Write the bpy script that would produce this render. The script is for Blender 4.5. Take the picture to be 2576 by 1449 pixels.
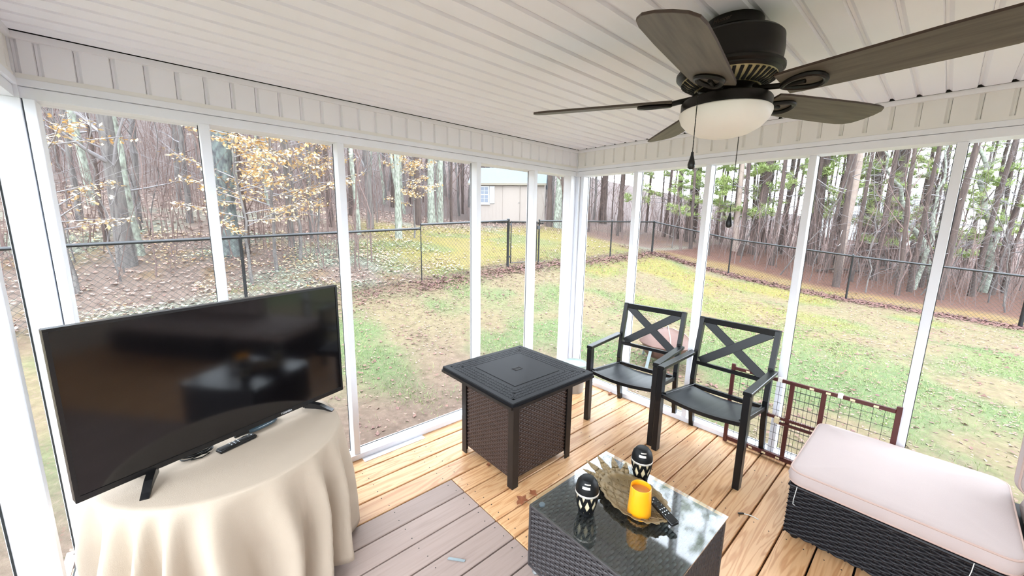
import bpy, bmesh, math, random
import numpy as np
from mathutils import Vector, Matrix

for o in list(bpy.data.objects): bpy.data.objects.remove(o)
S = bpy.context.scene
COL = S.collection
R_ = math.radians

# ------------------------------------------------------------------ camera
IW, IH, FPX = 2576, 1449, 963.38
YAW, PITCH, ROLL = R_(48.272), R_(-9.885), R_(1.035)
CAM = np.array([-2.841, -2.320, 1.536])
_cy, _sy, _cp, _sp = math.cos(YAW), math.sin(YAW), math.cos(PITCH), math.sin(PITCH)
cF = np.array([_cy*_cp, _sy*_cp, _sp]); _r = np.array([_sy, -_cy, 0.0]); _u = np.cross(_r, cF)
cR = math.cos(ROLL)*_r + math.sin(ROLL)*_u
cU = -math.sin(ROLL)*_r + math.cos(ROLL)*_u
cd = bpy.data.cameras.new('camera'); cam = bpy.data.objects.new('camera', cd); COL.objects.link(cam)
cd.sensor_width = 36.0; cd.sensor_fit = 'HORIZONTAL'; cd.lens = FPX/IW*36.0
cd.clip_start = 0.05; cd.clip_end = 400
M = Matrix(((cR[0], cU[0], -cF[0], CAM[0]), (cR[1], cU[1], -cF[1], CAM[1]), (cR[2], cU[2], -cF[2], CAM[2]), (0, 0, 0, 1)))
cam.matrix_world = M
S.camera = cam

# ------------------------------------------------------------------ sky, light, exposure
w = bpy.data.worlds.new('overcast_sky'); S.world = w; w.use_nodes = True
bg = w.node_tree.nodes['Background']
bg.inputs[0].default_value = (0.845, 0.935, 1.03, 1); bg.inputs[1].default_value = 1.3
S.view_settings.view_transform = 'Standard'; S.view_settings.look = 'None'
S.view_settings.gamma = 1.0; S.view_settings.use_curve_mapping = False
S.view_settings.exposure = 2.97

def ray(x, y): return cF + cR*(x-IW/2)/FPX - cU*(y-IH/2)/FPX
def onz(x, y, z=0.0): d = ray(x, y); return CAM + d*((z-CAM[2])/d[2])
def onx(x, y, X=0.0): d = ray(x, y); return CAM + d*((X-CAM[0])/d[0])
def ony(x, y, Y=0.0): d = ray(x, y); return CAM + d*((Y-CAM[1])/d[1])

# ------------------------------------------------------------------ materials
def hexc(h, a=1.0):
    h = h.lstrip('#'); v = [int(h[i:i+2], 16)/255 for i in (0, 2, 4)]
    return tuple(((c+0.055)/1.055)**2.4 if c > 0.04045 else c/12.92 for c in v) + (a,)
MATS = {}
def mat(name, col, rough=0.5, metal=0.0, noise=0.0, nscale=20.0, bump=0.0, bscale=60.0, coat=0.0, spec=0.5, stretch=(1, 1, 1), col2=None):
    m = bpy.data.materials.new(name); m.use_nodes = True; nt = m.node_tree; b = nt.nodes['Principled BSDF']
    c = hexc(col) if isinstance(col, str) else col
    b.inputs['Base Color'].default_value = c; b.inputs['Roughness'].default_value = rough
    b.inputs['Metallic'].default_value = metal; b.inputs['Specular IOR Level'].default_value = spec
    b.inputs['Coat Weight'].default_value = coat
    if noise > 0 or col2 or bump > 0:
        tc = nt.nodes.new('ShaderNodeTexCoord'); mp = nt.nodes.new('ShaderNodeMapping'); mp.inputs['Scale'].default_value = stretch
        nt.links.new(tc.outputs['Object'], mp.inputs[0])
        n = nt.nodes.new('ShaderNodeTexNoise'); n.inputs['Scale'].default_value = nscale; n.inputs['Detail'].default_value = 6
        nt.links.new(mp.outputs[0], n.inputs['Vector'])
        if noise > 0 or col2:
            r = nt.nodes.new('ShaderNodeMix'); r.data_type = 'RGBA'
            mr = nt.nodes.new('ShaderNodeMapRange'); mr.inputs[1].default_value = 0.3; mr.inputs[2].default_value = 0.7
            nt.links.new(n.outputs[0], mr.inputs[0]); nt.links.new(mr.outputs[0], r.inputs[0])
            c2 = hexc(col2) if col2 else tuple(x*(1-noise) for x in c[:3])+(1,)
            r.inputs[6].default_value = c; r.inputs[7].default_value = c2
            nt.links.new(r.outputs[2], b.inputs['Base Color'])
        if bump > 0:
            n2 = nt.nodes.new('ShaderNodeTexNoise'); n2.inputs['Scale'].default_value = bscale; n2.inputs['Detail'].default_value = 4
            nt.links.new(mp.outputs[0], n2.inputs['Vector'])
            bp = nt.nodes.new('ShaderNodeBump'); bp.inputs['Strength'].default_value = bump; bp.inputs['Distance'].default_value = 0.004
            nt.links.new(n2.outputs[0], bp.inputs['Height']); nt.links.new(bp.outputs[0], b.inputs['Normal'])
    MATS[name] = m; return m

mat('white_paint', '#eff1f8', 0.45, noise=0.05, nscale=3, bump=0.08, bscale=30)
mat('vinyl', '#f4f3f8', 0.42, noise=0.04, nscale=2.5)
mat('vinyl_trim', '#efeef2', 0.42)
mat('vinyl_aged', '#eeece9', 0.5, noise=0.06, nscale=4)
mat('void_shade', '#15100d', 0.9)  # near black, stands in for shade inside gaps and voids
mat('spline_black', '#1d2021', 0.6)
mat('black_metal', '#0d0e11', 0.33, spec=0.4, bump=0.05, bscale=300)
mat('seat_sheen_metal', '#1b1e23', 0.33, spec=0.45)  # the chairs' black metal painted lighter, imitating sky sheen on the slats
mat('bronze_metal', '#1d1816', 0.4, metal=0.0, spec=0.3)
mat('bronze_top', '#131316', 0.5, metal=0.0, spec=0.14, bump=0.12, bscale=400)
mat('wicker_brown', '#3d2a22', 0.45, noise=0.25, nscale=30)
mat('wicker_dark', '#120e13', 0.45, spec=0.3, noise=0.3, nscale=40)
mat('wicker_table', '#383334', 0.45, noise=0.3, nscale=40)
mat('core_dark', '#120f10', 0.8)
mat('tv_bezel', '#0b0b0d', 0.3)
mat('tv_screen', (0.0025, 0.0022, 0.003, 1), 0.09, spec=0.6)
mat('silver_text', '#d8dade', 0.3, metal=0.2)
mat('plastic_black', '#090a0c', 0.35)
mat('button_grey', '#b9c0c4', 0.4)
mat('device_blue', '#41525c', 0.2, coat=0.4)
mat('tablecloth', '#b2a290', 0.85, bump=0.25, bscale=700, noise=0.03, nscale=6)
mat('cushion', '#ae9f9b', 0.85, bump=0.15, bscale=500, noise=0.05, nscale=3)
mat('piping', '#b0978d', 0.8)
mat('thread', '#cfcfca', 0.7)
mat('yellow_plastic', '#f2a516', 0.35, coat=0.3)
mat('wax', '#c98b45', 0.6)
mat('lantern_black', '#090a0c', 0.5, spec=0.25)
mat('diffuser', '#e3d3ad', 0.5)
mat('lantern_silver', '#d5cfc6', 0.3, metal=0.5)
mat('brass', '#8d7752', 0.45, metal=0.2, noise=0.35, nscale=25)
mat('fan_bronze', '#120d0b', 0.4, metal=0.0, spec=0.3, noise=0.2, nscale=15)
mat('vent_gold', '#b3a67c', 0.4, metal=0.3)
mat('blade_wood', '#6a6256', 0.5, spec=0.3, col2='#50493f', nscale=4, stretch=(1.2, 14, 14), bump=0.1, bscale=8)
mat('blade_edge', '#3a2a21', 0.5)
mat('red_metal', '#4f1d19', 0.45, noise=0.15, nscale=20)
mat('wire', '#171515', 0.5)
mat('foam_white', '#eae6de', 0.7)
mat('copper', '#64493f', 0.45, metal=0.3, col2='#553c35', nscale=6)
mat('steel_grey', '#8f9a9d', 0.4, metal=0.4)
mat('bucket_green', '#a9bdb6', 0.45)
mat('bucket_base', '#a6a39d', 0.5)
mat('fence_black', '#131519', 0.35, spec=0.6)
mat('fence_wire', '#313230', 0.5)
mat('shed_wall', '#928880', 0.7, noise=0.03, nscale=3)
mat('shed_trim', '#adadad', 0.6)
mat('shed_eave', '#7f776a', 0.7)
mat('shingle', '#6b7883', 0.85, noise=0.15, nscale=12)
mat('shed_glass', '#6d7480', 0.12)
mat('metal_grey', '#8b8c8c', 0.4, metal=0.5)
mat('leaf_brown', '#9a5a37', 0.7, noise=0.35, nscale=40)
mat('leaf_litter', '#77564a', 0.8, col2='#5f4440', nscale=5)
mat('grass_green', '#62804a', 0.7, col2='#8b8a55', nscale=0.8)
mat('bark_grey', '#6f6a66', 0.9, col2='#474140', nscale=6, stretch=(3, 3, .6), bump=0.6, bscale=14)
mat('bark_brown', '#54463f', 0.9, col2='#372d2b', nscale=6, stretch=(3, 3, .6), bump=0.6, bscale=14)
mat('bark_pale', '#a09085', 0.9, col2='#8b7a70', nscale=5, bump=0.4, bscale=14)
mat('bark_lichen', '#979f90', 0.9, col2='#55514b', nscale=9, stretch=(2, 2, 1), bump=0.5, bscale=14)
mat('bark_dark_lichen', '#38343a', 0.9, col2='#6e7873', nscale=8, stretch=(2, 2, 1), bump=0.5, bscale=14)
mat('twig', '#7f7b7c', 0.9)
mat('twig_red', '#66544f', 0.9)
mat('needles', '#a8b472', 0.7, col2='#84995a', nscale=1.2)
mat('beech_leaf', '#dccba6', 0.8, col2='#c49a62', nscale=2.0)
mat('shrub_leaf', '#9aa08a', 0.8, col2='#7f9478', nscale=2.0)
mat('siding', '#d9d3c8', 0.6)
mat('house_wall', '#c9d2d4', 0.7)
mat('house_roof', '#8e969b', 0.8)
mat('soil_under', '#7c6d60', 0.9)
mat('globe_glass', '#f3eee6', 0.45)
_b = MATS['globe_glass'].node_tree.nodes['Principled BSDF']; _b.inputs['Subsurface Weight'].default_value = 0.0

def wood_mat(name, light, mid, dark, paint=False):
    m = bpy.data.materials.new(name); m.use_nodes = True; nt = m.node_tree; N = nt.nodes; L = nt.links; b = N['Principled BSDF']
    tc = N.new('ShaderNodeTexCoord'); oi = N.new('ShaderNodeObjectInfo')
    off = N.new('ShaderNodeVectorMath'); off.operation = 'SCALE'; off.inputs[0].default_value = (37.0, 11.0, 5.0); L.new(oi.outputs['Random'], off.inputs['Scale'])
    add = N.new('ShaderNodeVectorMath'); add.operation = 'ADD'; L.new(tc.outputs['Object'], add.inputs[0]); L.new(off.outputs[0], add.inputs[1])
    mp = N.new('ShaderNodeMapping'); mp.inputs['Scale'].default_value = (0.7, 9.0, 9.0); L.new(add.outputs[0], mp.inputs[0])
    n1 = N.new('ShaderNodeTexNoise'); n1.inputs['Scale'].default_value = 1.5; n1.inputs['Detail'].default_value = 3; n1.inputs['Distortion'].default_value = 0.6; L.new(mp.outputs[0], n1.inputs['Vector'])
    wv = N.new('ShaderNodeMath'); wv.operation = 'MULTIPLY'; wv.inputs[1].default_value = 55.0; L.new(n1.outputs[0], wv.inputs[0])
    sn = N.new('ShaderNodeMath'); sn.operation = 'SINE'; L.new(wv.outputs[0], sn.inputs[0])
    mr = N.new('ShaderNodeMapRange'); mr.inputs[1].default_value = -0.2; mr.inputs[2].default_value = 1.0; L.new(sn.outputs[0], mr.inputs[0])
    mp2 = N.new('ShaderNodeMapping'); mp2.inputs['Scale'].default_value = (2.0, 60.0, 60.0); L.new(add.outputs[0], mp2.inputs[0])
    n2 = N.new('ShaderNodeTexNoise'); n2.inputs['Scale'].default_value = 1.5; n2.inputs['Detail'].default_value = 4; L.new(mp2.outputs[0], n2.inputs['Vector'])
    # knots
    vo = N.new('ShaderNodeTexVoronoi'); vo.inputs['Scale'].default_value = 2.2
    mp3 = N.new('ShaderNodeMapping'); mp3.inputs['Scale'].default_value = (1.0, 1.6, 0.01); L.new(add.outputs[0], mp3.inputs[0]); L.new(mp3.outputs[0], vo.inputs['Vector'])
    kr = N.new('ShaderNodeMapRange'); kr.inputs[1].default_value = 0.028; kr.inputs[2].default_value = 0.075; kr.inputs[3].default_value = 1.0; kr.inputs[4].default_value = 0.0; L.new(vo.outputs['Distance'], kr.inputs[0])
    m1 = N.new('ShaderNodeMix'); m1.data_type = 'RGBA'; m1.inputs[6].default_value = hexc(light); m1.inputs[7].default_value = hexc(mid)
    g = N.new('ShaderNodeMath'); g.operation = 'MULTIPLY'; g.inputs[1].default_value = 0.18 if paint else 0.75; L.new(mr.outputs[0], g.inputs[0]); L.new(g.outputs[0], m1.inputs[0])
    m2 = N.new('ShaderNodeMix'); m2.data_type = 'RGBA'; m2.inputs[7].default_value = hexc(dark); L.new(m1.outputs[2], m2.inputs[6])
    fr = N.new('ShaderNodeMapRange'); fr.inputs[1].default_value = 0.5; fr.inputs[2].default_value = 0.8; fr.inputs[4].default_value = 0.25 if not paint else 0.35; L.new(n2.outputs[0], fr.inputs[0]); L.new(fr.outputs[0], m2.inputs[0])
    m3 = N.new('ShaderNodeMix'); m3.data_type = 'RGBA'; m3.inputs[7].default_value = hexc(dark); L.new(m2.outputs[2], m3.inputs[6])
    km = N.new('ShaderNodeMath'); km.operation = 'MULTIPLY'; km.inputs[1].default_value = 0.0 if paint else 0.75; L.new(kr.outputs[0], km.inputs[0]); L.new(km.outputs[0], m3.inputs[0])
    hs = N.new('ShaderNodeHueSaturation'); L.new(m3.outputs[2], hs.inputs['Color'])
    v = N.new('ShaderNodeMapRange'); v.inputs[3].default_value = 0.86; v.inputs[4].default_value = 1.1; L.new(oi.outputs['Random'], v.inputs[0]); L.new(v.outputs[0], hs.inputs['Value'])
    L.new(hs.outputs[0], b.inputs['Base Color'])
    b.inputs['Roughness'].default_value = 0.42 if not paint else 0.6
    bp = N.new('ShaderNodeBump'); bp.inputs['Strength'].default_value = 0.25; bp.inputs['Distance'].default_value = 0.002; L.new(n2.outputs[0], bp.inputs['Height']); L.new(bp.outputs[0], b.inputs['Normal'])
    MATS[name] = m
wood_mat('deck_wood', '#d6a97c', '#b98354', '#895a34')
wood_mat('deck_paint', '#a28e85', '#928077', '#78645c', paint=True)

# insect screen: a fine grey weave, mostly see-through
m = bpy.data.materials.new('insect_screen'); m.use_nodes = True; nt = m.node_tree; nt.nodes.remove(nt.nodes['Principled BSDF'])
tr = nt.nodes.new('ShaderNodeBsdfTransparent'); df = nt.nodes.new('ShaderNodeBsdfDiffuse'); df.inputs[0].default_value = (0.22, 0.22, 0.225, 1)
mx = nt.nodes.new('ShaderNodeMixShader'); mx.inputs[0].default_value = 0.055
nt.links.new(tr.outputs[0], mx.inputs[1]); nt.links.new(df.outputs[0], mx.inputs[2]); nt.links.new(mx.outputs[0], nt.nodes['Material Output'].inputs[0]); MATS['insect_screen'] = m
# thin clear table glass
m = bpy.data.materials.new('table_glass'); m.use_nodes = True; nt = m.node_tree; nt.nodes.remove(nt.nodes['Principled BSDF'])
tr = nt.nodes.new('ShaderNodeBsdfTransparent'); tr.inputs[0].default_value = (0.92, 0.97, 0.96, 1); gl = nt.nodes.new('ShaderNodeBsdfGlossy'); gl.inputs['Roughness'].default_value = 0.05
fn = nt.nodes.new('ShaderNodeFresnel'); fn.inputs[0].default_value = 1.52; mu = nt.nodes.new('ShaderNodeMath'); mu.operation = 'MULTIPLY'; mu.inputs[1].default_value = 2.2; mu.use_clamp = True
nt.links.new(fn.outputs[0], mu.inputs[0]); ge = nt.nodes.new('ShaderNodeNewGeometry'); iv = nt.nodes.new('ShaderNodeMath'); iv.operation = 'SUBTRACT'; iv.inputs[0].default_value = 1.0; nt.links.new(ge.outputs['Backfacing'], iv.inputs[1]); m2 = nt.nodes.new('ShaderNodeMath'); m2.operation = 'MULTIPLY'; nt.links.new(mu.outputs[0], m2.inputs[0]); nt.links.new(iv.outputs[0], m2.inputs[1])
mx = nt.nodes.new('ShaderNodeMixShader'); nt.links.new(m2.outputs[0], mx.inputs[0])
nt.links.new(tr.outputs[0], mx.inputs[1]); nt.links.new(gl.outputs[0], mx.inputs[2]); nt.links.new(mx.outputs[0], nt.nodes['Material Output'].inputs[0]); MATS['table_glass'] = m

# ------------------------------------------------------------------ mesh helpers
class MB:
    def __init__(self): self.bm = bmesh.new()
    def face(self, pts):
        vs = [self.bm.verts.new(p) for p in pts]; return self.bm.faces.new(vs)
    def box(self, c, s, mx=None):
        r = bmesh.ops.create_cube(self.bm, size=1.0)
        Mx = Matrix.Translation(c) @ (mx if mx else Matrix.Identity(4)) @ Matrix.Diagonal((*s, 1))
        bmesh.ops.transform(self.bm, matrix=Mx, verts=r['verts']); return self
    def lim(self, x0, x1, y0, y1, z0, z1):
        return self.box(((x0+x1)/2, (y0+y1)/2, (z0+z1)/2), (abs(x1-x0), abs(y1-y0), abs(z1-z0)))
    def bar(self, a, b, wd, th, up=(0, 0, 1)):
        a, b = Vector(a), Vector(b); d = b-a; L = d.length; z = d.normalized(); up = Vector(up)
        x = up.cross(z)
        if x.length < 1e-5: x = Vector((1, 0, 0)).cross(z)
        x.normalize(); y = z.cross(x)
        Mx = Matrix(((x.x, y.x, z.x, 0), (x.y, y.y, z.y, 0), (x.z, y.z, z.z, 0), (0, 0, 0, 1)))
        return self.box((a+b)/2, (wd, th, L), Mx)
    def tube(self, pts, r, n=8, caps=True, closed=False):
        pts = [Vector(p) for p in pts]; k = len(pts); rs = r if isinstance(r, (list, tuple)) else [r]*k
        rings = []; prev = None
        for i, p in enumerate(pts):
            if closed: t = pts[(i+1) % k]-pts[i-1]
            else: t = pts[min(i+1, k-1)]-pts[max(i-1, 0)]
            t.normalize()
            if prev is None:
                a = Vector((0, 0, 1)) if abs(t.z) < .9 else Vector((1, 0, 0)); x = a.cross(t).normalized()
            else: x = (prev-t*prev.dot(t)).normalized()
            prev = x; y = t.cross(x)
            rings.append([self.bm.verts.new(p+(x*math.cos(2*math.pi*j/n)+y*math.sin(2*math.pi*j/n))*rs[i]) for j in range(n)])
        rng = range(k) if closed else range(k-1)
        for i in rng:
            A, B = rings[i], rings[(i+1) % k]
            for j in range(n): self.bm.faces.new((A[j], A[(j+1) % n], B[(j+1) % n], B[j]))
        if caps and not closed:
            self.bm.faces.new(list(reversed(rings[0]))); self.bm.faces.new(rings[-1])
        return self
    def lathe(self, prof, n=32, c=(0, 0, 0), a0=0.0, a1=2*math.pi):
        full = abs(a1-a0-2*math.pi) < 1e-6; cols = n if full else n+1; grid = []
        for j in range(cols):
            a = a0+(a1-a0)*j/n
            grid.append([self.bm.verts.new((c[0]+r*math.cos(a), c[1]+r*math.sin(a), c[2]+z)) for r, z in prof])
        for j in range(n):
            A, B = grid[j], grid[(j+1) % cols]
            for i in range(len(prof)-1):
                try: self.bm.faces.new((A[i], B[i], B[i+1], A[i+1]))
                except ValueError: pass
        return self
    def prism(self, pts, ext, fn=None):
        """pts: list of 3D points, extruded by vector ext"""
        e = Vector(ext); A = [self.bm.verts.new(p) for p in pts]; B = [self.bm.verts.new(Vector(p)+e) for p in pts]; n = len(pts)
        self.bm.faces.new(list(reversed(A))); self.bm.faces.new(B)
        for i in range(n): self.bm.faces.new((A[i], A[(i+1) % n], B[(i+1) % n], B[i]))
        return self
    def mesh(self, name, mt, smooth=False, bevel=0.0, seg=1, weld=0.0):
        bm = self.bm
        if weld: bmesh.ops.remove_doubles(bm, verts=bm.verts, dist=weld)
        if bevel: bmesh.ops.bevel(bm, geom=list(bm.edges), offset=bevel, segments=seg, affect='EDGES', clamp_overlap=True)
        bmesh.ops.recalc_face_normals(bm, faces=bm.faces)
        me = bpy.data.meshes.new(name); bm.to_mesh(me); bm.free()
        me.materials.append(MATS[mt])
        if smooth:
            for pl in me.polygons: pl.use_smooth = True
            try: me.set_sharp_from_angle(angle=R_(38))
            except Exception: pass
        return me
    def build(self, name, mt, parent=None, loc=None, rz=0, **kw):
        return obj(name, self.mesh(name, mt, **kw), parent, loc, rz)
def obj(name, me, parent=None, loc=None, rz=0):
    o = bpy.data.objects.new(name, me); COL.objects.link(o)
    if parent: o.parent = parent
    if loc is not None: o.location = loc
    if rz: o.rotation_euler = (0, 0, rz)
    return o
def tag(o, label, cat, group=None, kind=None):
    o['label'] = label
    if cat: o['category'] = cat
    if group: o['group'] = group
    if kind: o['kind'] = kind
    return o
def thing(name, label, cat, loc=(0, 0, 0), rz=0, group=None):
    o = bpy.data.objects.new(name, None); COL.objects.link(o); o.empty_display_size = 0.1
    o.location = loc; o.rotation_euler = (0, 0, rz); return tag(o, label, cat, group)
def struct(o, label):
    o['kind'] = 'structure'; o['label'] = label; return o
def pyd(name, V, Fc, mt, parent=None, smooth=False, loc=None, rz=0):
    me = bpy.data.meshes.new(name); me.from_pydata(V, [], Fc); me.materials.append(MATS[mt]); me.update()
    if smooth: me.polygons.foreach_set('use_smooth', [True]*len(me.polygons))
    return obj(name, me, parent, loc, rz)
def copy_tree(o, parent=None):
    c = o.copy(); COL.objects.link(c); c.parent = parent
    for ch in list(o.children): copy_tree(ch, c)
    return c
def text(body, size, mt, parent, Mx, name='lettering', ext=0.0004, shear=0.0):
    cu = bpy.data.curves.new(name, 'FONT'); cu.body = body; cu.size = size; cu.extrude = ext; cu.align_x = 'CENTER'; cu.align_y = 'CENTER'; cu.shear = shear
    t = bpy.data.objects.new(name, cu); COL.objects.link(t)
    dg = bpy.context.evaluated_depsgraph_get(); me = bpy.data.meshes.new_from_object(t.evaluated_get(dg))
    bpy.data.objects.remove(t); me.materials.clear(); me.materials.append(MATS[mt])
    o = obj(name, me, parent); o.matrix_local = Mx; return o

# ------------------------------------------------------------------ heights of the porch
ZC, ZF, ZBR, ZB = 2.175, 2.036, 2.018, 1.951
XW, YB = -3.20, -4.60          # inner faces: west wall, house wall
XR = 0.055                     # inner face of the posts of the right wall
DEP = 0.088                    # depth of the posts

# ------------------------------------------------------------------ ground heights
CP = np.array([(2.64, .29, -.6), (.5, 1.0, -.58), (-2, 1.2, -.5), (.6, -1.2, -.64), (.6, -4.2, -.75), (-4, .8, -.5), (-4.5, -3, -.5), (5, -1.5, -.58), (6, 2.2, -.3), (3, 3, -.25), (-1, 3.4, -.25),
 (-4, 3.4, -.28), (11.47, 5.38, .41), (11.46, 2.52, -.13), (10.9, -.7, -.43), (11.8, -3.74, -.7), (12, -9, -1.0), (4, -8, -.9), (-4, 5.4, -.07), (-2, 5.4, .0), (1.25, 5.4, .14), (3.85, 5.4, .33), (5.2, 5.4, .36), (9, 5.5, .39), (-9, 5.4, -.1),
 (9.77, 15.4, 1.42), (12.5, 12.4, 1.42), (5, 9, .85), (8, 9, .9), (14, 9, .75), (-2, 12, 1.5), (-9, 12, 1.4), (-2, 20, 3.6), (-12, 22, 3.8), (10, 24, 3.6), (20, 20, 2.0), (0, 32, 8), (-22, 32, 8), (20, 34, 6.2), (0, 60, 20), (-35, 55, 20), (35, 60, 14), (40, 30, 4),
 (18, 5, .45), (16, 0, -.4), (18, -6, -.9), (30, 0, -.6), (30, -15, -1.4), (30, 15, 1.4), (60, 0, -.5), (60, -35, -2), (70, 30, 4), (-40, 0, 0), (-40, 25, 5), (-20, -25, -.8), (15, -25, -1.5), (90, 0, 0), (90, 70, 14), (0, 100, 30), (-60, 60, 22), (-60, -40, 0), (90, -50, -2), (-20, 8, .6)])
def _U(r2): return np.where(r2 > 1e-9, r2*np.log(r2+1e-12), 0.0)
_n = len(CP); _d2 = ((CP[:, None, :2]-CP[None, :, :2])**2).sum(-1)
_K = np.zeros((_n+3, _n+3)); _K[:_n, :_n] = _U(_d2) + np.eye(_n)*1.0; _P = np.c_[np.ones(_n), CP[:, :2]]; _K[:_n, _n:] = _P; _K[_n:, :_n] = _P.T
_wt = np.linalg.solve(_K, np.r_[CP[:, 2], 0, 0, 0])
def gzs(X, Y):
    X = np.asarray(X, float); Y = np.asarray(Y, float); out = np.zeros(X.size); xf, yf = X.ravel(), Y.ravel()
    for s in range(0, X.size, 20000):
        a = xf[s:s+20000]; b = yf[s:s+20000]
        d2 = (a[:, None]-CP[None, :, 0])**2+(b[:, None]-CP[None, :, 1])**2
        out[s:s+20000] = _U(d2)@_wt[:_n]+_wt[_n]+_wt[_n+1]*a+_wt[_n+2]*b
    return out.reshape(X.shape)
def gz(x, y): return float(gzs([x], [y])[0])
def hit(px, py, t0=4.0, t1=120.0):
    d = ray(px, py); T = np.concatenate([np.arange(t0, 30, .05), np.arange(30, t1, .3)]); P = CAM[None]+T[:, None]*d[None]
    below = P[:, 2] < gzs(P[:, 0], P[:, 1])
    i = int(np.argmax(below)) if below.any() else len(T)-1
    return P[i]

# ================================================================== THE PORCH
X0, X1 = -3.305, XR+DEP+0.02
PIT, GAPY = 0.1425, -0.40
fl = struct(MB().lim(X0+.02, X1-.02, YB-.1, .15, -.20, -.045).build('floor', 'void_shade'), 'deck floor of bare pine boards with a grey painted patch')  # substructure slab coloured near black so the board gaps look shaded
def board_mesh(name, L, mt):
    return MB().box((0, 0, -.016), (L, PIT-.008, .032)).mesh(name, mt, bevel=.003)
SEAM = -1.717
bl = board_mesh('deck_board', X1-X0, 'deck_wood'); br = board_mesh('deck_board', X1-SEAM-.002, 'deck_wood'); bgm = board_mesh('deck_board', SEAM-.003-X0, 'deck_paint')
k = -3
while GAPY-PIT*k > YB:
    yc = GAPY-PIT*(k+.5)
    if GAPY-PIT*k > -0.53: obj('deck_board', bl, fl, ((X0+X1)/2, yc, 0))
    else:
        obj('deck_board', br, fl, ((SEAM+.002+X1)/2, yc, 0)); obj('deck_board', bgm, fl, ((X0+SEAM-.003)/2, yc, .001))
    k += 1
# screw heads along the joists
sc = MB(); rs = random.Random(3)
for kk in range(-2, 28):
    for xs in (-3.1, -2.6, -2.1, -1.76, -1.67, -1.2, -.7, -.2):
        for dy in (.035, .105):
            y = GAPY-PIT*kk-dy
            if y > YB+.1: sc.lathe([(0, .0012), (.003, .0012), (.003, 0)], 6, (xs+rs.uniform(-.008, .008), y+rs.uniform(-.006, .006), .0005))
o = sc.build('deck_screws', 'spline_black', fl); o['kind'] = 'stuff'
# rim boards and short piers that carry the deck
rim = MB(); rim.lim(X0-.02, X1+.01, .17, .205, -.27, -.03); rim.lim(X1, X1+.035, YB, .205, -.27, -.03); rim.lim(X0-.045, X0-.01, YB, .205, -.27, -.03)
struct(rim.build('trim_1', 'deck_paint'), 'painted rim boards round the edge of the deck')
pr_ = MB()
for x in (-3.2, -1.6, .05):
    for y in (.08, -2.2, -4.4): pr_.lim(x-.07, x+.07, y-.07, y+.07, -1.1, -.2)
struct(pr_.build('trim_2', 'soil_under'), 'wooden piers under the deck')

# ceiling of grooved vinyl courses, running along the left wall
ce = struct(MB().lim(XW-.12, .2, YB-.1, .2, ZC+.03, ZC+.10).build('ceiling', 'void_shade'), 'white grooved vinyl soffit ceiling')
Q = 0.0965
def course(Lx):
    pf = [(0, .011), (-.008, .011), (-.020, 0), (-Q+.003, 0), (-Q+.0005, .011), (-Q+.0005, .019), (0, .019)]
    return MB().prism([(-Lx/2, a, b) for a, b in pf], (Lx, 0, 0)).mesh('ceiling_panel', 'vinyl')
cm = course(-XW-.012); k = 0
while -.098-Q*k > YB:
    obj('ceiling_panel', cm, ce, ((XW-.012)/2, -.098-Q*k, ZC)); k += 1
obj('ceiling_panel', cm, ce, ((XW-.012)/2, -.0015, ZC))
MB().lim(-.012, -.001, YB, 0, ZC+.001, ZC+.02).build('groove_end_shade', 'void_shade', ce)  # solid dark strip, paints the shade in the open groove ends
rf = MB(); rf.prism([(XW-.6, YB-.4, ZC+.75), (XW-.6, .75, ZC+.10), (XW-.6, .75, ZC+.22), (XW-.6, YB-.4, ZC+.88)], (-XW+1.2, 0, 0))  # unseen roof slab, added so sky light does not leak in
struct(rf.build('trim_3', 'shingle'), 'unseen shallow shingled porch roof keeping sky light off the ceiling')

PQ = 0.098
def frieze(parent, axis, start, end, first, face, sign):
    """courses of upright soffit between start and end; face = plane, sign = direction of the outside"""
    hz = ZC-.022-ZF
    def sect(u0, u1):
        pf = [(u0+.0005, .010), (u0+.008, .010), (u0+.016, 0), (u1-.003, 0), (u1-.0005, .010), (u1-.0005, .018), (u0+.0005, .018)]
        if axis == 'x': pts = [(a, face+sign*(.006+b), ZF) for a, b in pf]
        else: pts = [(face+sign*(.006+b), a, ZF) for a, b in pf]
        MB().prism(pts, (0, 0, hz)).build('frieze_panel', 'vinyl' if axis == 'x' else 'vinyl_aged', parent)
    u = first; prev = max(start, end)
    while u > min(start, end):
        sect(u, prev); prev = u; u -= PQ
    sect(min(start, end), prev)

def beam(name, axis, a0, a1, face, sign, label):
    b = MB()
    def L(lo, hi, d0, d1, z0, z1):
        d0, d1 = face+sign*d0, face+sign*d1
        if axis == 'x': b.lim(lo, hi, min(d0, d1), max(d0, d1), z0, z1)
        else: b.lim(min(d0, d1), max(d0, d1), lo, hi, z0, z1)
    ex = .10
    L(a0, a1, .012, DEP+.05, ZB, ZB+.04)
    root = struct(b.build(name, 'white_paint'), label)
    def sub(nm, mt, *boxes):
        nonlocal b
        b = MB()
        for bx in boxes: L(*bx)
        return b.build(nm, mt, root)
    sub('header_board', 'white_paint', (a0, a1, 0.0, .04, ZB+.042, ZBR))
    sub('lower_channel', 'vinyl_aged', (a0, a1, .004, .03, ZBR+.001, ZF))
    sub('upper_channel', 'vinyl_trim', (a0, a1, -.006, .022, ZC-.024, ZC))
    sub('backing', 'void_shade', (a0, a1, .026, DEP+.05, ZB+.042, ZC+.03))
    return root
wl = beam('wall_left', 'x', XW, 0, 0, 1, 'white post and screen wall behind the television')
wr = beam('wall_right', 'y', YB, 0, 0, 1, 'white post and screen wall behind the black chairs')
ww = beam('wall_west', 'y', YB, 0, XW, -1, 'white post and screen wall at the left edge')
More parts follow.
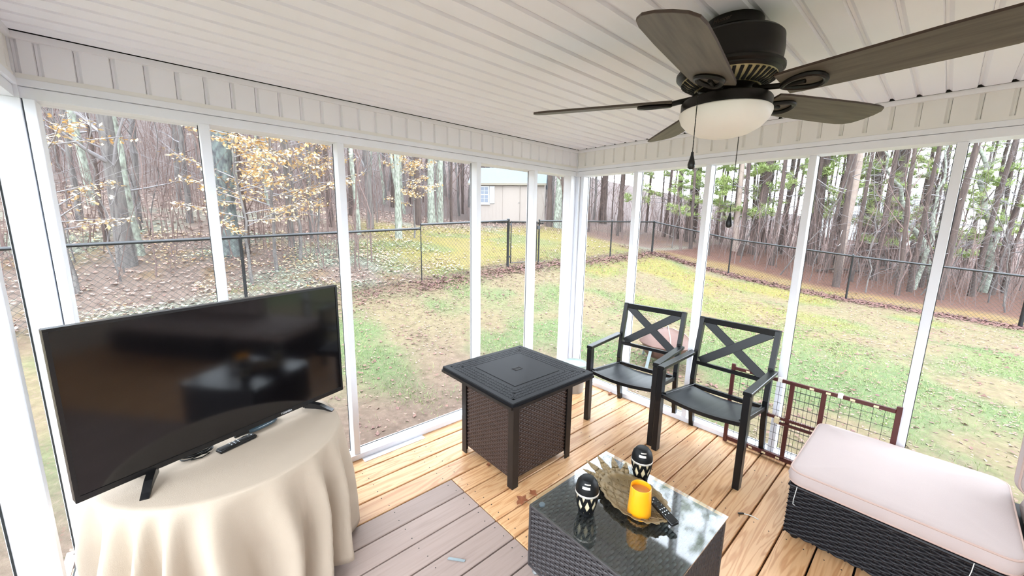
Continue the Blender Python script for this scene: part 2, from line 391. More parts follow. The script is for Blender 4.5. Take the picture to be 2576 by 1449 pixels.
frieze(wl, 'x', 0, XW, -.108, 0, 1); frieze(wr, 'y', 0, YB, -.090, 0, 1); frieze(ww, 'y', 0, YB, -.06, XW, -1)
MB().lim(.0, .1, .0, .1, ZB, ZC+.02).build('corner_block', 'white_paint', wl)
MB().lim(XW-.1, XW, .0, .1, ZB, ZC+.02).build('corner_block', 'white_paint', ww)

# posts of the left wall (front faces at y = 0.008)
PL = [(-3.165, -3.195), (-2.652, -2.690), (-2.054, -2.092), (-1.089, -1.127), (-.502, -.540), (-.035, -.075)]
for xa, xb in PL:
    MB().lim(xb, xa, .006, .006+DEP, .036, ZB).build('post', 'white_paint', wl, bevel=.002)
MB().lim(-.034, .03, .035, .1, .0, ZB).build('corner_post', 'white_paint', wl, bevel=.002)
# posts of the right wall
PR = [(.0, -.036), (-.546, -.584), (-1.116, -1.154), (-1.708, -1.746), (-2.288, -2.326), (-2.88, -2.918), (-3.45, -3.488), (-4.02, -4.058), (-4.55, -4.6)]
for ya, yb in PR:
    MB().lim(XR, XR+DEP, yb, ya, .036, ZB).build('post', 'white_paint', wr, bevel=.002)
MB().lim(.03, XR+DEP, .002, .1, 0, ZB).build('corner_post', 'white_paint', wr, bevel=.002)
# posts of the west wall
MB().lim(XW-.09, XW, .006, .096, 0, ZB).build('corner_post', 'white_paint', ww, bevel=.002)
PW = [-.62, -1.25, -1.88, -2.5, -3.1, -3.7, -4.3]
for y in PW: MB().lim(XW-.09, XW, y, y+.038, .036, ZB).build('post', 'white_paint', ww, bevel=.002)
# sills (two by fours laid flat) and a white flashing strip
MB().lim(XW, .03, .0, .092, .0, .037).build('sill', 'white_paint', wl, bevel=.002)
MB().lim(XR-.004, XR+DEP, YB, .0, .0, .037).build('sill', 'white_paint', wr, bevel=.002)
MB().lim(XW-.09, XW, YB, .0, .0, .037).build('sill', 'white_paint', ww, bevel=.002)
MB().lim(-2.05, -1.62, -.05, -.002, .001, .003).build('flashing', 'white_paint', wl)

# screens: one fine panel in each opening, held by a dark spline
wn = [0]
def screen(axis, a, b, plane, label):
    wn[0] += 1; nm = 'window_%d' % wn[0]; lo, hi = min(a, b), max(a, b)
    P = [(lo, .037), (hi, .037), (hi, ZB), (lo, ZB)]
    pt = (lambda u, z, d=0: (u, plane+d, z)) if axis == 'x' else (lambda u, z, d=0: (plane+d, u, z))
    m_ = MB(); m_.face([pt(u, z) for u, z in P]); o = struct(m_.build(nm, 'insect_screen'), label)
    sp = MB()
    for (u0, z0), (u1, z1) in ((P[0], P[1]), (P[1], P[2]), (P[3], P[0])): sp.bar(pt(u0, z0), pt(u1, z1), .005, .005, up=(1, .3, .2))
    sp.build('screen_spline', 'spline_black', o)
for i in range(len(PL)-1): screen('x', PL[i][1]+.0, PL[i+1][0], .080, ['insect screen panel behind the left half of the television', 'insect screen panel over the right half of the television', 'wide insect screen panel between television and fire table', 'insect screen panel behind the square fire table', 'narrow insect screen panel left of the porch corner'][4-(4-i)])
for i in range(len(PR)-1): screen('y', PR[i][1], PR[i+1][0], XR+.072, ['narrow insect screen panel right of the porch corner', 'insect screen panel behind the first black chair', 'insect screen panel behind the second black chair', 'insect screen panel behind the red pet gate', 'insect screen panel at the right edge above the ottoman', 'insect screen panel beside the sofa back', 'insect screen panel beyond the sofa', 'insect screen panel near the house'][i])
wy = [.006]+PW
for i in range(len(wy)-1): screen('y', wy[i]-(0 if i == 0 else 0), wy[i+1]+.038, XW-.086, 'insect screen panel %s of the west wall' % ['beside the corner post', 'second from the corner', 'third from the corner', 'fourth from the corner', 'fifth from the corner', 'sixth from the corner', 'seventh from the corner'][i])
# the house wall behind the camera, lapped siding with a door
wb = struct(MB().lim(XW-.2, .3, YB-.16, YB-.02, -.3, ZC+.05).build('wall_back', 'siding'), 'lapped house siding behind the porch')
for i in range(18): MB().prism([(XW, YB-.02, .02+.12*i), (XW, YB+.004, .02+.12*i), (XW, YB-.012, .14+.12*i)], (-XW, 0, 0)).build('siding_course', 'siding', wb)
dr = struct(MB().lim(-2.0, -1.1, YB-.01, YB+.035, .0, 2.03).build('door_1', 'white_paint', bevel=.003), 'white house door with glass light')
MB().lim(-1.88, -1.22, YB+.034, YB+.04, .3, 1.9).build('pane', 'shed_glass', dr); MB().tube([(-1.17, YB+.035, 1.0), (-1.17, YB+.08, 1.0), (-1.25, YB+.08, 1.0)], .01, 8).build('handle', 'metal_grey', dr)

# ================================================================== FURNITURE
# ---- wicker panels: real strands woven over hidden stakes
def weave(w_, h_, stake, row, amp, r, mt, name, parent, Mx, kind='stuff'):
    """panel in local (u, depth, v) -> u along x, v along z, outwards = -y"""
    V = []; Fc = []; nr = max(1, int(round(h_/row))); ns = max(2, int(round(w_/stake))); st = w_/ns; rw = h_/nr
    for i in range(nr):
        zc_ = -h_/2+(i+.5)*rw; ph = i % 2
        for j in range(ns*4+1):
            u = -w_/2+j*st/4; d = -amp*math.cos(math.pi*(u+w_/2)/st+ph*math.pi)
            b0 = len(V); V += [(u, -d+.002, zc_-rw*.47), (u, -d-r, zc_), (u, -d+.002, zc_+rw*.47)]
            if j: Fc += [(b0-3, b0, b0+1, b0-2), (b0-2, b0+1, b0+2, b0-1)]
    for j in range(1, ns):
        u = -w_/2+j*st; b0 = len(V); s = st*.13
        V += [(u-s, .003, -h_/2), (u, -.002, -h_/2), (u+s, .003, -h_/2), (u-s, .003, h_/2), (u, -.002, h_/2), (u+s, .003, h_/2)]; Fc += [(b0, b0+1, b0+4, b0+3), (b0+1, b0+2, b0+5, b0+4)]
    o = pyd(name, V, Fc, mt, parent, smooth=True); o.matrix_local = Mx
    if kind: o['kind'] = kind
    return o
def side_mx(side, half, zc_):
    a = {'front': 0, 'right': math.pi/2, 'back': math.pi, 'left': -math.pi/2}[side]
    return Matrix.Rotation(a, 4, 'Z') @ Matrix.Translation((0, -half, zc_))

# ---- square fire table
ft = thing('fire_table', 'square dark bronze fire table with woven wicker sides', 'table', (-1.248, -.598, 0))
T = .345; ZT = .597
MB().lim(-T, T, -T, T, ZT-.032, ZT).build('table_top', 'bronze_top', ft, bevel=.004)
rim_ = MB()
for a, b in (((-T+.002, -T+.002), (T-.002, -T+.002)), ((T-.002, -T+.002), (T-.002, T-.002)), ((T-.002, T-.002), (-T+.002, T-.002)), ((-T+.002, T-.002), (-T+.002, -T+.002))):
    rim_.bar((*a, ZT-.028), (*b, ZT-.028), .02, .016)
rim_.build('rim', 'bronze_metal', ft)
lid = MB().lim(-.19, .19, -.19, .19, ZT-.002, ZT+.0025).build('burner_lid', 'bronze_top', ft, bevel=.001)
gr_ = MB()
for s in (-1, 1): gr_.lim(-.193, .193, s*.193-.0015, s*.193+.0015, ZT, ZT+.0006); gr_.lim(s*.193-.0015, s*.193+.0015, -.193, .193, ZT, ZT+.0006)
gr_.build('lid_seam', 'core_dark', ft)
hd = MB().lim(-.032, .032, -.022, .022, ZT+.0026, ZT+.0032).build('handle_recess', 'core_dark', lid)
MB().tube([(-.026, -.016, ZT+.004), (.026, -.016, ZT+.004), (.026, .016, ZT+.004), (-.026, .016, ZT+.004)], .0022, 6, closed=True).build('handle_ring', 'bronze_metal', lid)
emb = MB()   # embossed weave border round the lid
for i in range(-13, 14):
    for rr in range(4):
        for s in (-1, 1):
            d = s*(.225+rr*.026); q = i*.024+(.012 if rr % 2 else 0)
            if abs(q) < abs(d)+.012: emb.lim(q-.0085, q+.0085, d-.006, d+.006, ZT, ZT+.0011); emb.lim(d-.006, d+.006, q-.0085, q+.0085, ZT, ZT+.0011)
o = emb.build('embossed_border', 'bronze_top', ft); o['kind'] = 'stuff'
h = .255
for sx in (-1, 1):
    for sy in (-1, 1):
        lg = MB(); lg.lim(sx*h, sx*(h-.045), sy*h, sy*(h-.006), .0, ZT-.03); lg.lim(sx*h, sx*(h-.006), sy*(h-.0065), sy*(h-.045), .0, ZT-.03); lg.build('leg', 'bronze_metal', ft)
MB().lim(-h+.02, h-.02, -h+.02, h-.02, .045, ZT-.04).build('cabinet_core', 'core_dark', ft)
for sd in ('front', 'right', 'back', 'left'):
    weave(.42, .50, .022, .0125, .0022, .0022, 'wicker_brown', 'wicker_panel', ft, side_mx(sd, h-.012, .305))

# ---- black metal armchairs with an X back
def chair(label, loc, rz):
    t = thing('patio_armchair', label, 'chair', loc, rz, 'black metal patio armchairs')
    for s in (-1, 1):
        MB().lim(s*.238, s*.275, -.292, -.242, 0, .585).build('front_leg', 'black_metal', t, bevel=.003)
        MB().bar((s*.257, -.292, .597), (s*.257, .215, .600), .046, .024).build('armrest', 'black_metal', t, bevel=.003)
        bl_ = MB(); pts = [(s*.238, .262, 0), (s*.238, .215, .20), (s*.238, .195, .40), (s*.238, .222, .62), (s*.238, .275, .865)]
        for a, b in zip(pts, pts[1:]): bl_.bar(a, b, .030, .036)
        bl_.build('rear_leg', 'black_metal', t)
        MB().bar((s*.232, -.255, .405), (s*.232, .205, .345), .022, .03).build('seat_rail', 'black_metal', t, bevel=.002)
    fr = MB(); n = 10
    P = [(-.245+.49*i/n, -.262, .402-.024*math.sin(math.pi*i/n)) for i in range(n+1)]
    for a, b in zip(P, P[1:]): fr.bar(a, b, .03, .024)
    fr.build('front_rail', 'black_metal', t)
    MB().bar((-.235, .205, .345), (.235, .205, .345), .02, .03).build('rear_rail', 'black_metal', t)
    for i in range(8):
        y = -.218+i*.0525; z0 = .398-.058*(y+.255)/.46; sl = MB()
        Q_ = [(-.222+.444*j/8, y, z0-.022*math.sin(math.pi*j/8)) for j in range(9)]
        for a, b in zip(Q_, Q_[1:]): sl.bar(a, b, .0445, .008)
        sl.build('seat_slat', 'seat_sheen_metal', t)
    def bk(z): return .222+(z-.62)*.215
    MB().bar((-.25, bk(.845), .845), (.25, bk(.845), .845), .03, .040).build('top_rail', 'black_metal', t, bevel=.003)
    MB().bar((-.235, bk(.53), .53), (.235, bk(.53), .53), .02, .026).build('lower_rail', 'black_metal', t, bevel=.002)
    for s in (-1, 1):
        MB().bar((s*-.205, bk(.545), .545), (s*.205, bk(.835), .835), .058, .013+.001*s, up=(0, 1, -.2)).build('cross_bar', 'black_metal', t, bevel=.002)
    return t
chair('black metal armchair between the square fire table and the other armchair', (-.208, -.846, 0), R_(-83.5))
chair('black metal armchair in front of the red pet gate', (-.205, -1.440, 0), R_(-90))

# ---- pale green bucket behind the fire table
b_ = thing('bucket', 'pale green metal bucket on the deck in the porch corner', 'bucket', (-.17, -.21, 0))
MB().lathe([(0, .004), (.085, .004), (.088, .0), (.105, .25), (.108, .25), (.112, .262), (.106, .268), (.1, .255), (.083, .01), (0, .01)], 28).build('pail', 'bucket_base', b_, smooth=True)
MB().lathe([(.1075, .225), (.116, .262), (.108, .27), (.098, .255), (0, .253)], 28).build('green_lid', 'bucket_green', b_, smooth=True)

# ---- red folding pet gate leaning on the right wall
pg = thing('pet_gate', 'red brown metal pet gate with wire mesh against the screen', 'pet gate', (.02, -1.87, 0))
def gy(y): return y+1.87
def gbar(nm, y0, z0, y1, z1, w_=.024, x=0, mt='red_metal'): return MB().bar((x, gy(y0), z0), (x, gy(y1), z1), w_, .018, up=(1, 0, 0)).build(nm, mt, pg, bevel=.002)
for y in (-1.457, -2.280): gbar('end_post', y, .0, y, .585)
for y in (-1.802, -1.961): gbar('upright', y, .03, y, .56)
gbar('top_rail', -1.47, .555, -2.268, .555, .022); gbar('bottom_rail', -1.47, .03, -2.268, .03, .026)
gbar('middle_rail', -1.47, .30, -2.268, .31, .018, -.006); gbar('slide_rail', -1.75, .275, -2.25, .283, .016, -.018)
tt = MB()
for i in range(34): tt.box((-.012, gy(-1.70-.0125*i), .312+.0001*i), (.010, .007, .008), Matrix.Rotation(.6, 4, 'X'))
o = tt.build('adjusting_teeth', 'red_metal', pg); o['kind'] = 'stuff'
MB().lim(-.03, -.008, gy(-1.765), gy(-1.735), .27, .312).build('latch', 'diffuser', pg, bevel=.003)
def wires(nm, ya, yb, x):
    m_ = MB(); n = int((ya-yb)/.045)
    for i in range(1, n): y = ya+(yb-ya)*i/n; m_.bar((x, gy(y), .04), (x, gy(y), .55), .0019, .0019)
    for i in range(1, 10): z = .03+.053*i; m_.bar((x, gy(ya), z), (x, gy(yb), z), .0019, .0019, up=(1, 0, 0))
    o = m_.build(nm, 'wire', pg); o['kind'] = 'stuff'
wires('wire_mesh', -1.46, -1.965, .004); wires('wire_mesh', -1.80, -2.275, -.004)
for y in (-1.735, -2.035): MB().lim(-.013, .013, gy(y)-.012, gy(y)+.012, .545, .572).build('rubber_pad', 'foam_white', pg, bevel=.002)
for y in (-1.55, -1.64, -1.9, -1.98, -2.09, -2.19): MB().lim(-.0125, -.0095, gy(y)-.011, gy(y)+.011, .549, .561).build('sticker', 'diffuser', pg)
for y in (-1.62, -1.70, -1.78): MB().lim(-.0125, -.0095, gy(y)-.011, gy(y)+.011, .024, .036).build('sticker', 'diffuser', pg)

# ---- wicker seats with pinkish cream cushions
def cushion_mesh(name, lx, ly, z0, z1, puff=.018, rad=.07, mt='cushion'):
    n = 28; V = []; Fc = []
    def outline(inset, k=48):
        pts = []
        hx, hy = lx/2-inset, ly/2-inset; r = max(.01, rad-inset)
        for ci, (cx, cy) in enumerate(((hx-r, hy-r), (-hx+r, hy-r), (-hx+r, -hy+r), (hx-r, -hy+r))):
            for j in range(k//4): a = math.pi/2*(ci+j/(k//4-1)); pts.append((cx+r*math.cos(a), cy+r*math.sin(a)))
        return pts
    lev = [(.02, z0), (.004, z0+.006), (.0, z0+.02), (-.006, (z0+z1)/2), (.0, z1-.016), (.006, z1-.003), (.02, z1+.004), (.06, z1+.4*puff), (.12, z1+.8*puff), (.2, z1+puff)]
    kf = min(1.0, min(lx, ly)/.62)
    for ins, z in lev:
        ins = ins*kf if ins > .03 else ins
        V += [(x, y, z) for x, y in outline(ins)]
    K = len(outline(0)); Lv = len(lev)
    for i in range(Lv-1):
        for j in range(K): Fc.append((i*K+j, i*K+(j+1) % K, (i+1)*K+(j+1) % K, (i+1)*K+j))
    Fc.append(tuple(reversed(range(K)))); Fc.append(tuple((Lv-1)*K+j for j in range(K)))
    me = bpy.data.meshes.new(name); me.from_pydata(V, [], Fc); me.materials.append(MATS[mt]); me.polygons.foreach_set('use_smooth', [True]*len(Fc))
    return me, outline
def piping(parent, outline, z, ins=.003, r=.0045):
    MB().tube([(x, y, z) for x, y in outline(ins)], r, 6, closed=True).build('piping', 'piping', parent, smooth=True, weld=0)
ox, oy = (-.68-.005)/2, (-1.978-2.66)/2; OL = .675; OW = .682
ot = thing('wicker_ottoman', 'dark wicker ottoman base under the wide pale cushion', 'ottoman', (ox, oy, 0))
MB().lim(-OL/2+.012, OL/2-.012, -OW/2+.012, OW/2-.012, .03, .292).build('core', 'core_dark', ot)
for sd, w_, hf in (('front', OL, OW/2), ('back', OL, OW/2), ('left', OW, OL/2), ('right', OW, OL/2)):
    weave(w_, .265, .030, .0125, .0048, .0055, 'wicker_dark', 'wicker_side', ot, side_mx(sd, hf-.006, .158))
tb = MB()
for s in (-1, 1): tb.tube([(-OL/2, s*OW/2, .287), (OL/2, s*OW/2, .287)], .009, 8); tb.tube([(s*OL/2, -OW/2, .287), (s*OL/2, OW/2, .287)], .009, 8)
tb.build('top_roll', 'wicker_dark', ot, smooth=True)
for sx in (-1, 1):
    for sy in (-1, 1): MB().lathe([(0, 0), (.016, 0), (.018, .03), (0, .031)], 10, (sx*(OL/2-.04), sy*(OW/2-.04), 0)).build('foot', 'plastic_black', ot)
oc = thing('seat_cushion', 'wide pale pink cushion lying on the dark wicker ottoman', 'cushion', (ox-.006, oy, .297))
me, ol = cushion_mesh('cover', .70, .712, .0, .078, .020, .06); obj('cover', me, oc); piping(oc, ol, .072); piping(oc, ol, .012)
for (x, y) in ((-.353, .31), (-.353, -.24)):
    MB().tube([(x, y, .004), (x-.006, y+.002, -.03), (x-.004, y+.006, -.07), (x-.012, y+.004, -.085), (x-.006, y-.004, -.09)], .0014, 5).build('tie_thread', 'thread', oc)
# sofa next to it, only its corner is in view
sf = thing('wicker_sofa', 'dark wicker sofa with pale cushions at the right edge', 'sofa', (-.345, -3.42, 0))
SW = 1.44
MB().lim(-.33, .33, -SW/2, SW/2, .03, .285).build('seat_base', 'core_dark', sf)
weave(SW, .255, .03, .0125, .0035, .0045, 'wicker_dark', 'wicker_side', sf, side_mx('left', .336, .158)); weave(.66, .255, .03, .0125, .0035, .0045, 'wicker_dark', 'wicker_side', sf, Matrix.Rotation(math.pi, 4, 'Z') @ Matrix.Translation((0, -SW/2-.004, .158)))
MB().lim(.27, .325, -SW/2, SW/2-.05, .285, .62).build('back_frame', 'wicker_dark', sf, bevel=.01, seg=2)
me, ol = cushion_mesh('seat_cushion', .60, SW-.01, 0, .09, .02, .06); c = obj('seat_cushion', me, sf, (-.035, .0, .288)); piping(c, ol, .085)
for i in (0, 1):
    me, ol = cushion_mesh('back_cushion', .40, SW/2-.01, 0, .12, .02, .06); c = obj('back_cushion', me, sf); c.matrix_local = Matrix.Translation((.262, SW/4+.035-i*SW/2, .592)) @ Matrix.Rotation(R_(-80), 4, 'Y'); piping(c, ol, .115); piping(c, ol, .012)

# ---- low wicker coffee table with a glass top
CX0, CX1, CY0, CY1 = -1.808, -1.232, -1.884, -1.285; cx, cyy = (CX0+CX1)/2, (CY0+CY1)/2; cl, cw = CX1-CX0, CY1-CY0
ct = thing('coffee_table', 'low grey brown wicker coffee table with clear glass top', 'table', (cx, cyy, 0))
ZG = .352
MB().lim(-cl/2+.03, cl/2-.03, -cw/2+.03, cw/2-.03, .045, ZG-.022).build('core', 'core_dark', ct)
for sd, w_, hf in (('front', cl-.03, cw/2-.012), ('back', cl-.03, cw/2-.012), ('left', cw-.03, cl/2-.012), ('right', cw-.03, cl/2-.012)):
    weave(w_, .285, .0245, .0115, .003, .0032, 'wicker_table', 'wicker_side', ct, side_mx(sd, hf, .187))
weave(cl-.03, cw-.03, .0245, .0135, .0022, .0025, 'wicker_table', 'wicker_top', ct, Matrix.Translation((0, 0, ZG-.014)) @ Matrix.Rotation(R_(-90), 4, 'X'))
ed = MB(); e1, e2 = cl/2-.012, cw/2-.012
for s in (-1, 1): ed.tube([(-e1, s*e2, ZG-.016), (e1, s*e2, ZG-.016)], .007, 8); ed.tube([(s*e1, -e2, ZG-.016), (s*e1, e2, ZG-.016)], .007, 8); ed.tube([(s*e1, -e2, .045), (s*e1, e2, .045)], .007, 8); ed.tube([(-e1, s*e2, .045), (e1, s*e2, .045)], .007, 8)
for sx in (-1, 1):
    for sy in (-1, 1): ed.tube([(sx*e1, sy*e2, .045), (sx*e1, sy*e2, ZG-.016)], .008, 8)
ed.build('woven_edge', 'wicker_table', ct, smooth=True)
MB().lim(-cl/2, cl/2, -cw/2, cw/2, ZG-.005, ZG).build('glass_top', 'table_glass', ct)
for sx in (-1, 1):
    for sy in (-1, 1):
        MB().lathe([(0, 0), (.012, 0), (.016, .012), (.012, .022), (.008, .05), (0, .05)], 12, (sx*(cl/2-.032), sy*(cw/2-.032), 0)).build('foot', 'metal_grey', ct, smooth=True)
        MB().lathe([(0, -.0005), (.013, -.0005), (.013, -.0065), (0, -.0065)], 16, (sx*(cl/2-.045), sy*(cw/2-.045), ZG-.0055+.0005)).build('glass_pad', 'shed_glass', ct)

# ---- things on the coffee table
def lantern(label, p):
    t = thing('table_lantern', label, 'lantern', (p[0], p[1], ZG), 0, 'small barrel lanterns on the coffee table')
    def rr(z): return .029+.0185*math.sin(min(1, (z-.004)/.095)*math.pi/2)
    MB().lathe([(0, .001), (.03, 0.0), (.0325, .006), (.031, .014), (0, .015)], 28).build('base', 'lantern_black', t, smooth=True)
    MB().lathe([(rr(.012+.084*i/8)-.0035, .012+.084*i/8) for i in range(9)], 28).build('diffuser', 'diffuser', t, smooth=True)
    for dr_ in (-1, 1):
        for k_ in range(9):
            a0 = 2*math.pi*k_/9; st = MB(); V = []
            for i in range(7):
                z = .010+.088*i/6; a = a0+dr_*.62*(i/6-.5); wd = .0052+.0060*abs(i/6-.5)**1.1
                V.append((a, z, wd))
            for (a, z, wd), (a2, z2, wd2) in zip(V, V[1:]):
                q = []
                for (A, Z, Wd, s) in ((a, z, wd, -1), (a, z, wd, 1), (a2, z2, wd2, 1), (a2, z2, wd2, -1)):
                    R0 = rr(Z)+.0005; aa = A+s*Wd/R0; q.append((R0*math.cos(aa), R0*math.sin(aa), Z))
                st.face(q)
            st.build('lattice_strip', 'lantern_black', t)
    MB().lathe([(.0478, .096), (.0488, .098), (.0488, .103), (.0475, .105)], 32).build('ring', 'lantern_silver', t, smooth=True)
    MB().lathe([(.0472, .104), (.0468, .118), (.043, .135), (.036, .148), (.0295, .154), (.028, .158), (.024, .1605), (.0, .161)], 32).build('dome', 'lantern_black', t, smooth=True)
    for k_ in range(3):
        a0 = 2*math.pi*k_/3-.9; b = MB()
        b.lathe([(.0440, .1335), (.0405, .1425)], 8, (0, 0, 0), a0, a0+.75); b.lathe([(.0365, .1487), (.0335, .1520)], 8, (0, 0, 0), a0+.15, a0+.85)
        b.build('silver_slot', 'lantern_silver', t)
    return t
lantern('black barrel lantern with cream lattice beside the pineapple tray', onz(1474, 1288, ZG)); lantern('black barrel lantern behind the yellow cup on the coffee table', onz(1611, 1204, ZG))

tc_ = onz(1592, 1262, ZG); TA = R_(76)
ty = thing('pineapple_tray', 'brass pineapple shaped tray with serrated edge on the glass', 'tray', (tc_[0], tc_[1], ZG), TA)
V = []; Fc = []; NA, NR = 120, 10
for j in range(NA):
    a = 2*math.pi*j/NA; ser = 1+.030*(1 if j % 6 < 3 else -1)*(.5+.5*((j*7) % 5)/4)
    for i in range(NR+1):
        t_ = i/NR; k_ = t_*(ser if i == NR else 1)
        V.append((.165*k_*math.cos(a), .118*k_*math.sin(a), .002+.030*t_**2.6))
for j in range(NA):
    for i in range(NR): Fc.append((j*(NR+1)+i, ((j+1) % NA)*(NR+1)+i, ((j+1) % NA)*(NR+1)+i+1, j*(NR+1)+i+1))
bd = pyd('dish', V, Fc, 'brass', ty, smooth=True); sm = bd.modifiers.new('thickness', 'SOLIDIFY'); sm.thickness = .0025; sm.offset = 1
for i, (an, L, x0, y0) in enumerate(((-50, .085, .115, -.055), (-28, .115, .13, -.035), (-8, .135, .14, -.012), (14, .13, .14, .015), (36, .11, .13, .038), (58, .09, .112, .058))):
    a = R_(an); lf = MB(); n = 6; pts = []
    for q in range(n+1):
        s = q/n; wd = .027*(1-s)**.8+.001; c = (x0+L*s*math.cos(a), y0+L*s*math.sin(a)); z = .020+.026*s+.0008*i
        wj = wd*(1+.18*((q*3+i) % 2))
        pts.append(((c[0]-wj*math.sin(a), c[1]+wj*math.cos(a), z), (c[0], c[1], z-.005*(1-s)), (c[0]+wj*math.sin(a), c[1]-wj*math.cos(a), z)))
    for A, B in zip(pts, pts[1:]): lf.face((A[0], A[1], B[1], B[0])); lf.face((A[1], A[2], B[2], B[1]))
    o = lf.build('crown_leaf', 'brass', ty, smooth=True); s_ = o.modifiers.new('thickness', 'SOLIDIFY'); s_.thickness = .002
def dz(x, y): return .0045+.030*min(1, math.hypot(x/.165, y/.118))**2.6
rb = MB()
for s in (-1, 1):
    for k_ in range(-3, 4):
        L = []
        for i in range(13):
            u = -.15+.30*i/12; x = u; y = s*(u*.62)+k_*.042
            if (x/.16)**2+(y/.112)**2 < .95: L.append((x, y, dz(x, y)))
        if len(L) > 2: rb.tube(L, .0013, 4)
rb.build('raised_lines', 'brass', ty)
db = MB()
for ix in range(-4, 5):
    for iy in range(-4, 5):
        x, y = ix*.034+(.017 if iy % 2 else 0), iy*.0235
        if (x/.15)**2+(y/.105)**2 < .9: db.tube([(x+.0055*math.cos(2*math.pi*q/8), y+.0055*math.sin(2*math.pi*q/8), dz(x, y)) for q in range(8)], .0011, 4, closed=True)
o = db.build('raised_eyes', 'brass', ty); o['kind'] = 'stuff'

cp = onz(1607, 1292, ZG+.006)
cu_ = thing('yellow_cup', 'yellow plastic cup standing on the pineapple tray', 'cup', (cp[0], cp[1], ZG+.0075))
MB().lathe([(0, .0), (.0455, .0), (.0475, .004), (.0405, .124), (.039, .1255), (.0378, .123), (.0395, .102), (0, .102)], 36).build('cup_shell', 'yellow_plastic', cu_, smooth=True)
MB().lathe([(0, .1035), (.0385, .1035), (.0388, .1025), (0, .1022)], 28).build('wax_fill', 'wax', cu_)

def remote(label, Mx, L=.142, Wd=.038, mt='plastic_black'):
    t = thing('remote_control', label, 'remote'); t.matrix_world = Mx
    MB().box((0, 0, .008), (L, Wd, .016)).build('shell', mt, t, bevel=.005, seg=3, smooth=True)
    MB().lathe([(.011, .016), (.0125, .0178), (.0145, .016)], 24, (.030, 0, 0)).build('ring_pad', 'tv_bezel', t, smooth=True)
    for x, y in ((.056, 0), (.004, -.010), (.004, .010), (.004, 0), (-.010, -.010), (-.010, 0), (-.010, .010), (-.024, -.008), (-.024, .008), (.047, .012)):
        MB().lathe([(0, .0172), (.0024, .0172), (.0028, .0155)], 8, (x, y, 0)).build('button', 'button_grey', t)
    return t
rp = onz(1668, 1286, ZG+.032)
remote('black remote control leaning on the pineapple tray rim', Matrix.Translation((rp[0], rp[1], ZG+.026)) @ Matrix.Rotation(R_(68), 4, 'Z') @ Matrix.Rotation(R_(-10), 4, 'X') @ Matrix.Rotation(R_(-4), 4, 'Y'))

# ---- round table, cloth and television
TX, TYY, TR, TZ = -2.731, -.424, .412, .605
rt = thing('round_table', 'round table hidden under the long cream tablecloth', 'table', (TX, TYY, 0))
MB().lathe([(0, TZ-.028), (TR-.012, TZ-.028), (TR-.006, TZ-.02), (TR-.006, TZ-.006), (TR-.012, TZ-.001), (0, TZ-.001)], 64).build('table_top', 'bark_brown', rt)
for a in (-48, 42, 132, 222):
    c_, s_ = math.cos(R_(a)), math.sin(R_(a)); MB().tube([(.2*c_, .2*s_, TZ-.03), (.36*c_, .36*s_, .012)], .014, 10).build('leg', 'metal_grey', rt); MB().box((.37*c_, .37*s_, .006), (.06, .04, .011), Matrix.Rotation(R_(a), 4, 'Z')).build('foot_plate', 'steel_grey', rt, bevel=.002)
NA = 288; prof = [(0, 0), (.10, 0), (.2, 0), (.3, 0), (.36, 0), (.395, 0), (.411, 0)]; rc = random.Random(5)
ph = [rc.uniform(0, 6.28) for _ in range(6)]
def fold(a): return .5+.5*math.sin(18*a+1.6*math.sin(2*a+ph[0])+1.2*math.sin(5*a+ph[1]))
def fold2(a): return math.sin(5*a+ph[2])*.5+math.sin(9*a+ph[3])*.5
V = []; Fc = []; sk = 22; NRn = len(prof)+sk
for j in range(NA):
    a = 2*math.pi*j/NA
    for r, z in prof: V.append((r*math.cos(a), r*math.sin(a), TZ+.0015))
    hem = .035+.012*math.sin(3*a+ph[4])
    for i in range(sk):
        t_ = i/(sk-1); z = TZ+.0005-.004*(i == 0)-(TZ-hem)*max(0, t_)**1.0*(1 if i else 0)
        g = min(1, t_*2.2)**.8*(.75+.25*t_); F1 = fold(a+.05*math.sin(4*t_+3*a))
        r = .417+.005*min(1, t_*12)+g*(.092*(F1**1.3)+.020*fold2(a)-.048)+.035*t_
        if i == 0: z = TZ-.003
        x, y = r*math.cos(a), r*math.sin(a)
        x = max(x, XW+.004-TX+.002*F1); y = min(y, -.004-TYY)
        V.append((x, y, z))
for j in range(NA):
    J, K_ = j*NRn, ((j+1) % NA)*NRn
    for i in range(NRn-1): Fc.append((J+i, K_+i, K_+i+1, J+i+1))
tcl = pyd('tablecloth', V, Fc, 'tablecloth', None, smooth=True, loc=(TX, TYY, 0)); tag(tcl, 'cream cloth hanging in folds over the round table', 'tablecloth')
md = tcl.modifiers.new('thickness', 'SOLIDIFY'); md.thickness = .0015; md.offset = -1

tv = thing('television', 'large black flat screen television on the cream tablecloth', 'television', (-2.690, -.4785, TZ+.003), R_(19.64))
Wt, Ht, Zt = .4805, .560, .038
MB().lim(-Wt, Wt, .004, .030, Zt, Zt+Ht).build('case', 'tv_bezel', tv, bevel=.003)
MB().lim(-Wt+.06, Wt-.06, .029, .070, Zt+.03, Zt+.36).build('back_bulge', 'tv_bezel', tv, bevel=.012, seg=2)
bz = MB(); bz.lim(-Wt, Wt, -.002, .005, Zt, Zt+.019); bz.lim(-Wt, Wt, -.002, .005, Zt+Ht-.010, Zt+Ht); bz.lim(-Wt, -Wt+.011, -.002, .005, Zt+.0192, Zt+Ht-.0102); bz.lim(Wt-.011, Wt, -.002, .005, Zt+.0192, Zt+Ht-.0102)
bz.build('bezel', 'tv_bezel', tv)
MB().lim(-Wt+.010, Wt-.010, .0005, .0045, Zt+.018, Zt+Ht-.009).build('screen', 'tv_screen', tv)
